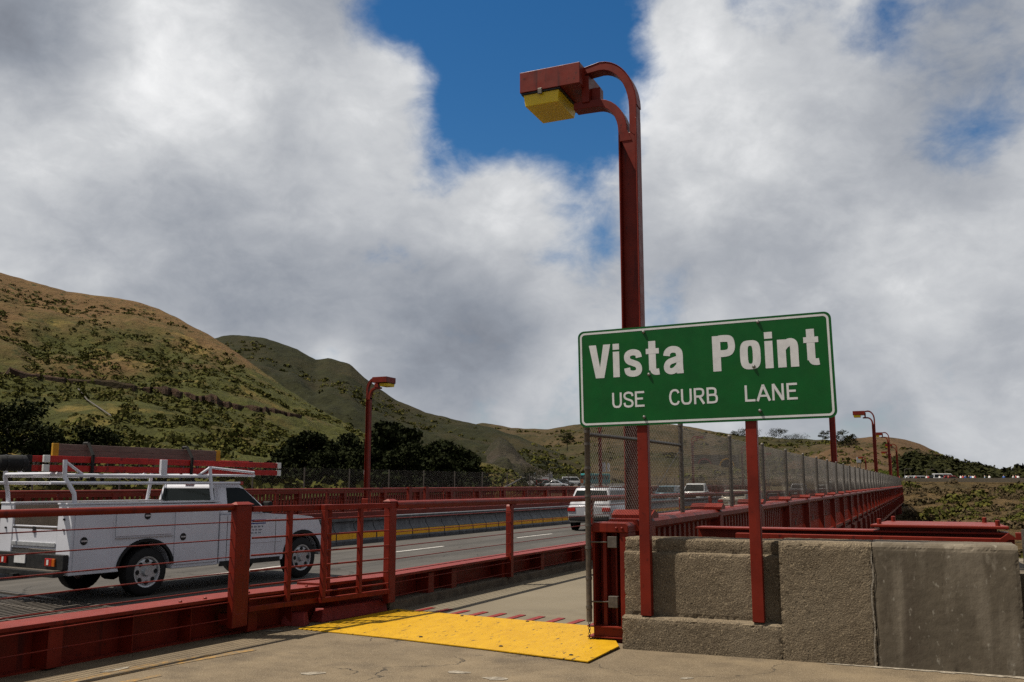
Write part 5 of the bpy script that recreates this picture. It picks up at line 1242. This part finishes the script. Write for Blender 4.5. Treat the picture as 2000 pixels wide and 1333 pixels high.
tpart('third_brake_light', MB().box(1.545, 1.60, -.12, .12, 1.83, 1.862), 'tail_red', T)
for y in (-1.13, 1.13):
    tpart('mirror', MB().box(2.42, 2.52, y - .10, y + .10, 1.30, 1.52), 'black', T, bevel=.03); tpart('mirror_arm', MB().tube((2.47, y * .82, 1.33), (2.47, y * .95, 1.36), .02, 6), 'black', T)
# cab door seam, handle, decals
tpart('door_seam', MB().box(1.665, 1.672, -.974, -.968, .46, 1.27), 'darkmetal', T); tpart('door_seam', MB().box(2.86, 2.867, -.974, -.968, .50, 1.2), 'darkmetal', T)
tpart('door_handle', MB().box(1.74, 1.92, -.998, -.971, 1.13, 1.17), 'darkmetal', T, bevel=.008)
tpart('body_crease', MB().box(1.68, 3.05, -.978, -.970, .745, .757), 'truckwhite', T); tpart('rocker', MB().box(1.52, 3.0, -.972, -.955, .37, .46), 'darkmetal', T)
for z0, z1 in ((1.155, 1.175), (1.095, 1.115)): tpart('decal_stripe', MB().box(2.02, 2.60, -.9745, -.9705, z0, z1), 'blue', T)
g = random.Random(3)
for r_ in range(3):
    x = 2.06 + .04 * r_
    while x < 2.52:
        w = .03 + .05 * g.random(); h = .022 if r_ else .03; z = 1.03 - .055 * r_
        tpart('decal_mark', MB().box(x, x + w, -.9745, -.9705, z, z + h), 'grey_decal', T); x += w + .035
for x, y, r_ in ((0, -.86, .395), (0, .86, .395), (3.6, -.85, .395), (3.6, .85, .395)): wheel(T, 'truck', x, y, r_)
# ladder rack
rk = thing('ladder_rack', 'white steel ladder rack mounted over the utility pickup', 'rack', (tx, ty_, ZR), TH)
for y in (-.92, .92):
    s_ = 1 if y > 0 else -1
    tpart('upright', MB().path([(-1.36, y, 1.548), (-1.38, y * 1.0, 1.70), (-1.50, y * .9, 1.95), (-1.50, y * .88, 2.22)], .035, 8), 'truckwhite', rk, smooth=60)
    tpart('upright', MB().path([(1.34, y, 1.548), (1.34, y * .95, 1.75), (1.34, y * .88, 2.16)], .032, 8), 'truckwhite', rk, smooth=60)
    tpart('long_bar', MB().path([(-1.50, y * .88, 1.98), (1.34, y * .88, 1.98)], .030, 8), 'truckwhite', rk, smooth=60)
    tpart('long_bar', MB().path([(-1.75, y * .93, 1.86), (2.02, y * .93, 1.86)], .026, 8), 'truckwhite', rk, smooth=60)
    tpart('brace', MB().path([(-1.50, y * .88, 2.20), (-1.18, y * .88, 1.99)], .022, 8), 'truckwhite', rk, smooth=60)
    tpart('brace', MB().path([(1.34, y * .88, 2.14), (1.08, y * .88, 1.99)], .022, 8), 'truckwhite', rk, smooth=60)
    tpart('front_loop', MB().path([(1.34, y * .88, 2.14), (2.40, y * .88, 2.06), (2.42, y * .88, 2.0), (1.34, y * .88, 2.0)], .022, 8), 'truckwhite', rk, smooth=60)
    tpart('end_cap', MB().box(2.02, 2.08, y * .93 - .03, y * .93 + .03, 1.83, 1.89), 'tail_red', rk)
for x, z in ((-1.50, 2.0), (-.1, 1.99), (1.34, 2.0)): tpart('cross_bar', MB().tube((x, -.80, z), (x, .80, z), .030, 8), 'truckwhite', rk)
tpart('stop', MB().box(.28, .40, -.83, -.77, 2.0, 2.26), 'truckwhite', rk, bevel=.006)
# ladders: two fibreglass rails with rungs, tied on edge
def ladder(nm, label, x0, x1, y, z0, z1, m, tips, grp, dz=.0, cap=True):
    t = thing(nm, label, 'ladder', (tx, ty_, ZR), TH, grp)
    for z in (z0, z1):
        b = MB(); h = .050; b.hexa([(x0, y - .02, z - h), (x1, y - .02, z - h + dz), (x1, y + .02, z - h + dz), (x0, y + .02, z - h)], [(x0, y - .02, z + h), (x1, y - .02, z + h + dz), (x1, y + .02, z + h + dz), (x0, y + .02, z + h)])
        tpart('rail', b, m, t, bevel=.006)
    k = 0; x = x0 + .15
    while x < x1 - .1:
        f = (x - x0) / (x1 - x0); tpart('rung', MB().tube((x, y, z0 + .05 + dz * f), (x, y, z1 - .05 + dz * f), .014, 6), 'galv', t); x += .305
    for xe in ((x0, x1) if cap else ()):
        for z in (z0, z1): tpart('end_cap', MB().box(xe - .05, xe + .05, y - .025, y + .025, z - .056 + (dz if xe == x1 else 0), z + .056 + (dz if xe == x1 else 0)), tips, t, bevel=.006)
    return t
ladder('extension_ladder', 'longest red fibreglass ladder on the near side of the rack', -1.72, 3.18, -.66, 2.09, 2.235, 'ladder_red', 'lamp_white', 'ladders on the truck rack', dz=-.03)
ladder('extension_ladder', 'red fibreglass ladder behind the nearest one on the rack', -1.9, 2.6, -.48, 2.09, 2.235, 'ladder_red', 'black', 'ladders on the truck rack')
st = ladder('step_ladder', 'brown step ladder with yellow ends lying on top of the red ladders', -1.5, 1.75, -.52, 2.33, 2.43, 'plank', 'yellow', 'ladders on the truck rack', dz=-.02)
for x0, x1 in ((-2.45, -1.98),):
    bb_ = thing('tool_bundle', 'dark wrapped bundle at the rear end of the ladders', 'bundle', (tx, ty_, ZR), TH)
    tpart('wrap', MB().lathe([(0, .06), (.03, .115), (.3, .125), (.44, .12), (.5, .05)], (x0, -.56, 2.16), (1, 0, 0), 14), 'black', bb_, smooth=50)
    for xs in (x0 + .12, x0 + .36): tpart('tie', MB().lathe([(0, .127), (.03, .127)], (xs, -.56, 2.16), (1, 0, 0), 14), 'darkmetal', bb_)
for x in (-.95, 1.02):
    stp_ = thing('strap', 'black strap holding the ladders, ' + ('near the tail of the truck' if x < 0 else 'above the cab'), 'strap', (tx, ty_, ZR), TH)
    b = MB(); 
    for (ya, za), (yb, zb) in zip([(-.70, 1.95), (-.705, 2.30), (-.56, 2.50), (-.44, 2.50), (-.42, 1.95)], [(-.705, 2.30), (-.56, 2.50), (-.44, 2.50), (-.42, 1.95), (-.42, 1.90)]):
        b.tube((x, ya, za), (x, yb, zb), .028, 6)
    b.tube((x, -.82, 1.86), (x, -.70, 1.96), .028, 6)
    tpart('band', b, 'black', stp_)

# ---- other traffic
CARM = {}
def paint(nm, c):
    if nm not in CARM: CARM[nm] = mat('car_' + nm, c, tuple(v * .85 for v in c), .25, 2, coat=.5, metal=.2)
    return CARM[nm]
def loft(sts, n=None):
    """sts: list of (x, list of (y,z)) closed sections"""
    b = MB(); n = len(sts[0][1])
    for x, sec in sts: b.v += [(x, y, z) for y, z in sec]
    for i in range(len(sts) - 1):
        for j in range(n): b.f.append((i * n + j, i * n + (j + 1) % n, (i + 1) * n + (j + 1) % n, (i + 1) * n + j))
    b.f.append(tuple(range(n - 1, -1, -1))); e = (len(sts) - 1) * n; b.f.append(tuple(e + j for j in range(n))); return b
def lowsec(hw, zb, zt):
    m_ = (zb + zt) / 2
    h = [(hw * .90, zb), (hw * .985, zb + .09), (hw, m_), (hw * .985, zt - .10), (hw * .93, zt - .02), (hw * .80, zt)]
    return h + [(-y, z) for y, z in h[::-1]]
def car(nm, label, cat, x, y, rz, col, kind='suv', group=None, z=ZR):
    t = thing(nm, label, cat, (x, y, z), rz, group); m = paint(col[0], col[1])
    L_, Wd, zb, belt, H = {'suv': (4.65, 1.88, .30, 1.02, 1.68), 'sedan': (4.7, 1.80, .24, .92, 1.45), 'pickup': (5.5, 1.98, .42, 1.15, 1.88), 'van': (5.2, 2.0, .32, 1.15, 2.15), 'hatch': (4.2, 1.76, .26, .95, 1.50)}[kind]
    hw = Wd / 2; f, r_ = L_ / 2, -L_ / 2
    hood = belt - .04
    S = [(r_, lowsec(hw * .90, zb + .12, belt - .08)), (r_ + .12, lowsec(hw * .97, zb + .03, belt - .01)), (r_ + .7, lowsec(hw, zb, belt)), (f - 1.5, lowsec(hw, zb, belt)), (f - .9, lowsec(hw * .985, zb, hood - .02)), (f - .25, lowsec(hw * .95, zb + .02, hood - .14)), (f - .02, lowsec(hw * .84, zb + .10, hood - .30))]
    tpart('body', loft(S), m, t, smooth=40)
    if kind == 'pickup': g0, g1, t0, t1 = -.35, f - 1.35, .10, f - 2.15
    elif kind == 'sedan': g0, g1, t0, t1 = r_ + .75, f - 1.30, r_ + 1.45, f - 2.15
    elif kind == 'van': g0, g1, t0, t1 = r_ + .05, f - .75, r_ + .15, f - 1.5
    else: g0, g1, t0, t1 = r_ + .10, f - 1.25, r_ + .48, f - 2.05
    hb, ht = hw * .93, hw * .74
    def gs(xb, xt, k): return None
    G = MB(); zt = H - .05
    G.hexa([(g0, -hb, belt - .02), (g1, -hb, belt - .02), (g1, hb, belt - .02), (g0, hb, belt - .02)], [(t0, -ht, H), (t1, -ht, H - .02), (t1, ht, H - .02), (t0, ht, H)])
    tpart('roof', G, m, t, bevel=.07, seg=3, smooth=40)
    def on(yc, zc): return None
    k1, k2 = .14, .84
    def lerp(a, b, q): return a + (b - a) * q
    zB, zT = lerp(belt, H, k1), lerp(belt, H, k2); yB, yT = lerp(hb, ht, k1) + .006, lerp(hb, ht, k2) + .006
    xb0, xb1, xt0, xt1 = lerp(g0, t0, k1) + .12, lerp(g1, t1, k1) - .12, lerp(g0, t0, k2) + .12, lerp(g1, t1, k2) - .10
    for s_ in (-1, 1): 
        cuts = [0, .5, 1] if kind != 'pickup' else [0, 1]
        for a, b in zip(cuts, cuts[1:]):
            e = .025
            pane('side_window', [(lerp(xb0, xb1, a) + e, s_ * yB, zB), (lerp(xb0, xb1, b) - e, s_ * yB, zB), (lerp(xt0, xt1, b) - e, s_ * yT, zT), (lerp(xt0, xt1, a) + e, s_ * yT, zT)], (0, -s_ * .012, 0), t)
    pane('rear_window', [(lerp(g0, t0, k1 + .1) - .008, -yB * .86, lerp(belt, H, k1 + .1)), (lerp(g0, t0, k1 + .1) - .008, yB * .86, lerp(belt, H, k1 + .1)), (lerp(g0, t0, k2) - .008, yT * .86, zT), (lerp(g0, t0, k2) - .008, -yT * .86, zT)], (.012, 0, 0), t)
    pane('windscreen', [(lerp(g1, t1, k1) + .008, -yB * .9, zB), (lerp(g1, t1, k1) + .008, yB * .9, zB), (lerp(g1, t1, k2) + .008, yT * .9, zT), (lerp(g1, t1, k2) + .008, -yT * .9, zT)], (-.012, 0, 0), t)
    if kind == 'pickup':
        tpart('bed_opening', MB().box(r_ + .15, g0 - .1, -hw * .72, hw * .72, belt + .001, belt + .004), 'black', t)
    for s_ in (-1, 1):
        tpart('tail_light', MB().box(r_ - .025, r_ + .20, s_ * hw * .76 - .17, s_ * hw * .76 + .17, belt - .27, belt - .10), 'tail_red', t, bevel=.03)
        tpart('headlight', MB().box(f - .22, f - .05, s_ * hw * .72 - .16, s_ * hw * .72 + .14, hood - .38, hood - .24), 'lamp_white', t, bevel=.03)
        tpart('mirror', MB().box(g1 - .35, g1 - .22, s_ * (hw + .08) - .08, s_ * (hw + .08) + .08, belt + .02, belt + .17), m, t, bevel=.03)
    tpart('rear_bumper', MB().box(r_ - .06, r_ + .10, -hw * .88, hw * .88, zb + .10, zb + .30), 'darkmetal' if kind != 'sedan' else m, t, bevel=.04)
    tpart('front_bumper', MB().box(f - .16, f + .04, -hw * .82, hw * .82, zb + .08, zb + .26), 'darkmetal' if kind == 'pickup' else m, t, bevel=.04)
    tpart('grille', MB().box(f - .08, f + .015, -hw * .5, hw * .5, zb + .30, hood - .26), 'darkmetal', t)
    tpart('licence_plate', MB().box(r_ - .022, r_ - .004, -.17, .17, belt - .40, belt - .27), 'white_sheet', t)
    rr = .33 if kind != 'pickup' else .395
    for xw in (r_ + .85, f - .92):
        for s_ in (-1, 1):
            tpart('wheel_arch', MB().lathe([(0, rr * 1.18), (.02, rr * 1.18)], (xw, s_ * (hw - .012) - .01, rr * 1.02), (0, 1, 0), 20), 'black', t)
            wheel(t, 'truck' if kind == 'pickup' else 'car', xw, s_ * (hw - .10), rr)
    return t
UP, DN = R(90), R(-90)
SILVER = ('silver', (.50, .50, .53)); WHT = ('white', (.66, .66, .66)); TEAL = ('teal', (.06, .11, .14)); BEI = ('beige', (.42, .38, .30)); DGR = ('dark_grey', (.055, .06, .065)); REDC = ('red', (.28, .015, .015)); BLU = ('blue', (.03, .07, .2)); BLK = ('black', (.012, .012, .014))
suv = car('car', 'silver car with red tail lights seen from behind next to the fence end post', 'car', -12.15, 37.3, UP, SILVER, 'suv')
for s_ in (-1, 1): tpart('roof_rail', MB().path([(-1.5, s_ * .62, 1.70), (-1.4, s_ * .62, 1.73), (.1, s_ * .62, 1.73), (.2, s_ * .62, 1.70)], .018, 6), 'chrome', suv)
car('car', 'dark teal car in the oncoming lane left of the white pickup', 'car', XM(80) - 5.4, 80, DN, TEAL, 'suv')
car('pickup_truck', 'white pickup coming towards the viewer behind the mesh', 'truck', XM(74) - 1.9, 76, DN, WHT, 'pickup')
car('car', 'beige sedan below the white pickup, seen through the mesh', 'car', -11.4, 63, UP, BEI, 'sedan')
car('pickup_truck', 'grey pickup right of the right sign post, behind the mesh', 'truck', -13.3, 112, UP, ('grey', (.22, .22, .23)), 'pickup')
car('van', 'white van farthest along the lane behind the mesh', 'van', -10.6, 128, UP, WHT, 'van')
car('car', 'white car ahead of the van near the end of the mesh', 'car', -14.3 , 152, UP, WHT, 'suv')
# parked cars beyond the west railing, and at the viewpoint
def at(px, py, d):
    dv = view_dir(px, py); h = math.hypot(dv[0], dv[1]); return EYE + dv / h * d
PK = [(1066, 'red parked car left of the others beyond the far railing', REDC, 'suv', 205), (1080, 'white parked car next to the red one beyond the far railing', WHT, 'suv', 215), (1094, 'black parked car in the middle of the far row', BLK, 'sedan', 205), (1104, 'dark grey parked car in the far row, second from its right end', DGR, 'suv', 212), (1118, 'white parked car at the right end of the far row', WHT, 'van', 222), (1002, 'dark blue parked car left of the pointed conifer', BLU, 'sedan', 190), (1012, 'beige parked car close to the pointed conifer', BEI, 'sedan', 195), (1072, 'dark parked car in front of the red one', DGR, 'sedan', 188), (1088, 'pale parked car at the front of the far row', SILVER, 'sedan', 184)]
LOT = MB()
for d_ in (170, 290):
    for px in (960, 1260): p = at(px, 945, d_); LOT.v.append((p[0], p[1], .62 if d_ < 200 else 1.62))
LOT.f.append((0, 1, 3, 2)); struct('parking_lot', LOT, 'asphalt')
for px, lb, c_, kd, d_ in PK:
    p = at(px, 945, d_); car('car', lb, 'car', p[0], p[1], R(25 + rnd.uniform(-15, 15)), c_, kd, 'cars parked beyond the west railing', z=.62 + (d_ - 170) / 120.)
p = at(1163, 945, 235); bus = thing('bus', 'turquoise bus partly hidden by the fence end post', 'bus', (p[0], p[1], 1.16), R(60))
tq = mat('bus_turquoise', (.04, .26, .28), (.03, .22, .24), .35, 3)
b = tpart('body', MB().box(-4, 4, -1.2, 1.2, .4, 2.9), tq, bus, bevel=.15, seg=3)
for k in range(5): tpart('window', MB().box(-3.4 + 1.4 * k, -2.3 + 1.4 * k, -1.215, -1.201, 1.5, 2.4), 'glass', bus)
tpart('windscreen', MB().box(-4.012, -4.001, -1.0, 1.0, 1.4, 2.5), 'glass', bus)
for xw in (-2.7, 2.6):
    for s_ in (-1, 1): wheel(bus, 'truck', xw, s_ * 1.08, .395)
# road climbing to the cutting, with signs, light poles and the tunnel
b = MB()
for px, y, d_, w in ((1022, 952, 250, 6), (1030, 944, 300, 6), (1040, 936, 350, 6), (1050, 927, 400, 6), (1062, 920, 450, 6)):
    p = at(px, y, d_); b.v += [(p[0] - w, p[1] - w * .3, p[2] + .5), (p[0] + w, p[1] + w * .3, p[2] + .5)]
b.f = [(2 * i, 2 * i + 1, 2 * i + 3, 2 * i + 2) for i in range(4)]; struct('highway', b, 'asphalt')
for px, y, d_, lb, c_ in [(1034, 940, 320, 'white car lowest on the climbing road', WHT), (1044, 933, 365, 'dark car midway up the climbing road', DGR), (1052, 925, 410, 'silver car highest on the climbing road', SILVER)]:
    p = at(px, y, d_); car('car', lb, 'car', p[0], p[1], R(110), c_, 'sedan', 'cars on the climbing road', z=p[2] + .55)
def pole(px, yb, yt, d_, lb, arm=1.5):
    p = at(px, yb, d_); q = at(px, yt, d_); t = thing('light_pole', lb, 'light pole', tuple(p), R(20))
    H = q[2] - p[2]; tpart('mast', MB().tube((0, 0, -1), (0, 0, H * .92), .11, 6, .07), 'galv', t)
    tpart('arm', MB().path([(0, 0, H * .92), (arm * .3, 0, H * .985), (arm, 0, H)], .06, 5), 'galv', t); tpart('luminaire', MB().box(arm, arm + .6, -.15, .15, H - .08, H + .08), 'galv', t, bevel=.03)
    return t
for px, yb, yt, d_, lb in [(1072, 948, 914, 230, 'curved light pole by the far green sign'), (1134, 950, 918, 220, 'light pole left of the fence end post'), (1002, 944, 915, 300, 'light pole at the foot of the rock spur'), (1038, 930, 912, 380, 'thin light pole beside the climbing road'), (1501, 948, 902, 200, 'pale light pole beyond the mesh right of the sign post'), (1768, 940, 916, 300, 'light pole in front of the dark wood, left'), (1811, 940, 917, 300, 'light pole in front of the dark wood, middle'), (1847, 940, 918, 300, 'light pole in front of the dark wood, right')]:
    pole(px, yb, yt, d_, lb)
def fsign(px, yb, y0, y1, w, d_, lb, m):
    p = at(px, yb, d_); a = at(px, y1, d_)[2] - p[2]; b_ = at(px, y0, d_)[2] - p[2]; t = thing('road_sign', lb, 'sign', tuple(p), YAW)
    for s_ in (-1, 1): tpart('post', MB().tube((s_ * w * .32, .08, -1), (s_ * w * .32, .08, b_), .06, 5), 'galv', t)
    tpart('panel', MB().box(-w / 2, w / 2, -.03, .03, a, b_), m, t); return t
fsign(1076, 950, 927, 934, .9, 200, 'small pale green sign on a post by the parked cars', 'scrub' if False else 'grey_decal')
fsign(1066, 950, 932, 939, 1.5, 210, 'white sign board above the parked cars', 'white_sheet')
fsign(1137, 952, 936, 944, .6, 190, 'small orange sign left of the turquoise bus', 'tail_amber')
fsign(1679, 930, 893, 904, .9, 205, 'white sign pole beside the smallest lamp', 'white_sheet')
tn = thing('tunnel_portal', 'pale tunnel portal with two dark arches far behind the mesh', 'tunnel portal', tuple(at(1398, 912, 640)), YAW)
fc = MB().box(-16, 16, 0, 3, -2, 8.0); tpart('face', fc, 'walk', tn)
for xx in (-7.5, 7.5):
    tpart('arch_band', MB().prism([(xx + 5.0 * math.cos(R(a)), .2 + 5.6 * math.sin(R(a))) for a in range(0, 181, 15)], xz_, -.15, -.05), 'barrier_y' if xx > 0 else 'tail_red', tn)
    tpart('opening', MB().prism([(xx + 4.3 * math.cos(R(a)), 4.8 * math.sin(R(a))) for a in range(0, 181, 15)], xz_, -.25, -.16), 'black', tn)
# conduit rising on the knoll
a, b_ = at(975, 958, 118), at(1017, 936, 128); tag(MB().path([a, (a + b_) / 2, b_, at(1060, 938, 130)], .12, 6).build('handrail', 'galv'), 'pale sloping handrail in front of the grass knoll', 'handrail')
# ---- viewpoint wall, cars and visitors
vw = thing('parapet_wall', 'low brown stone wall along the viewpoint edge at right', 'wall', tuple(at(1880, 940, 214)))
b = MB(); n = 40; V0 = []
for i in range(n + 1):
    px = 1750 + 900 * i / n; p = at(px, 938, 213.5); dv = view_dir(px, 938); h = math.hypot(dv[0], dv[1]); q = p + np.array([dv[0] / h, dv[1] / h, 0]) * .5
    b.v += [(p[0], p[1], .8), (p[0], p[1], 2.75), (q[0], q[1], 2.75), (q[0], q[1], .8)]
for i in range(n):
    for j in range(4): b.f.append((4 * i + j, 4 * i + (j + 1) % 4, 4 * i + 4 + (j + 1) % 4, 4 * i + 4 + j))
b.build('masonry', 'kerb', vw)
VT = MB()
for px in (1700, 2700):
    for d_ in (213.9, 330): p = at(px, 945, d_); VT.v.append((p[0], p[1], 1.62))
VT.f.append((0, 1, 3, 2)); struct('viewpoint_ground', VT, 'walk')
for px, lb, c_, kd in [(1786, 'white car nearest to the fence bend at the viewpoint', WHT, 'suv'), (1802, 'silver car second from the fence bend at the viewpoint', SILVER, 'suv'), (1830, 'dark car in the middle of the viewpoint row', DGR, 'suv'), (1846, 'white car right of the dark one at the viewpoint', WHT, 'van'), (1861, 'red car in the viewpoint row', REDC, 'suv')]:
    p = at(px, 940, 226); car('car', lb, 'car', p[0], p[1], R(15), c_, kd, 'cars at the viewpoint', z=1.63)
def bodymesh():
    me = bpy.data.meshes.new('body'); 
    V = [(0, 0, .95), (0, 0, 1.15), (0, 0, 1.38), (0, 0, 1.50), (0, -.02, 1.66), (.10, 0, .88), (.12, -.03, .48), (.12, .02, .06), (.12, -.12, .03), (-.10, 0, .88), (-.13, .05, .48), (-.12, .08, .06), (-.12, -.05, .03), (.19, 0, 1.38), (.26, .02, 1.12), (.24, -.10, .90), (-.19, 0, 1.38), (-.27, .02, 1.12), (-.24, -.12, .92)]
    E_ = [(0, 1), (1, 2), (2, 3), (3, 4), (0, 5), (5, 6), (6, 7), (7, 8), (0, 9), (9, 10), (10, 11), (11, 12), (2, 13), (13, 14), (14, 15), (2, 16), (16, 17), (17, 18)]
    rad = [.16, .15, .17, .07, .105, .095, .07, .05, .045, .095, .07, .05, .045, .075, .055, .04, .075, .055, .04]
    me.from_pydata(V, E_, []); o = bpy.data.objects.new('tmp', me); C.objects.link(o)
    md = o.modifiers.new('s', 'SKIN'); md.use_smooth_shade = True
    for i, r_ in enumerate(rad): me.skin_vertices[0].data[i].radius = (r_, r_ * .85)
    me.skin_vertices[0].data[0].use_root = True
    dg = bpy.context.evaluated_depsgraph_get(); q = bpy.data.meshes.new_from_object(o.evaluated_get(dg)); bpy.data.objects.remove(o)
    return q
BODY = bodymesh()
CL = {'white': (.6, .6, .6), 'red': (.34, .03, .03), 'blue': (.05, .12, .36), 'dark': (.03, .03, .035), 'pale blue': (.25, .36, .5), 'grey': (.2, .2, .2)}
def person(px, d_, c_, lb, rz):
    p = at(px, 940, d_); t = thing('person', lb, 'person', (p[0], p[1], 1.63), rz, 'visitors at the viewpoint')
    me = BODY.copy(); me.materials.clear(); me.materials.append(mat('cloth_' + c_.replace(' ', '_'), CL[c_], None, .8)); me.materials.append(MT['skin']); me.materials.append(MT['darkmetal'])
    for f in me.polygons:
        z = f.center.z; f.material_index = 1 if (z > 1.46 or (z < 1.0 and abs(f.center.x) > .2)) else (2 if z < .88 else 0)
    link('body', me, t, local=True); tpart('hair', MB().lathe([(1.62, .09), (1.68, .115), (1.74, .10), (1.78, .04)], (0, .02, 0), (0, 0, 1), 10), 'black', t, smooth=60)
PP = [(1756, 'red', 'person in red closest to the fence bend'), (1775, 'grey', 'person in grey beside the first white car'), (1790, 'red', 'person in red between the silver car and the wall'), (1810, 'white', 'person in white left of the person in dark red'), (1813, 'red', 'person in dark red beside one in white'), (1836, 'white', 'person in white before the white van at the viewpoint'), (1853, 'red', 'person in red right of the viewpoint van'), (1877, 'white', 'first person in white of the large viewpoint group'), (1881, 'red', 'person in red inside the large viewpoint group'), (1886, 'blue', 'person in blue at the left of the large viewpoint group'), (1893, 'dark', 'person in dark clothes in the large viewpoint group'), (1897, 'blue', 'person in blue at the middle of the large viewpoint group'), (1901, 'white', 'second person in white of the large viewpoint group'), (1905, 'red', 'last person in red of the large viewpoint group'), (1924, 'pale blue', 'person in pale blue right of the large group'), (1933, 'white', 'person in white right of the one in pale blue'), (1961, 'blue', 'lone person in blue before the far right trees'), (1980, 'white', 'first person in white near the right picture edge'), (1985, 'red', 'person in red near the right picture edge'), (1989, 'white', 'second person in white near the right picture edge')]
for i, (px, c_, lb) in enumerate(PP): person(px, 217.5 + (i % 3) * .9, c_, lb, R(-30 + 47 * i))
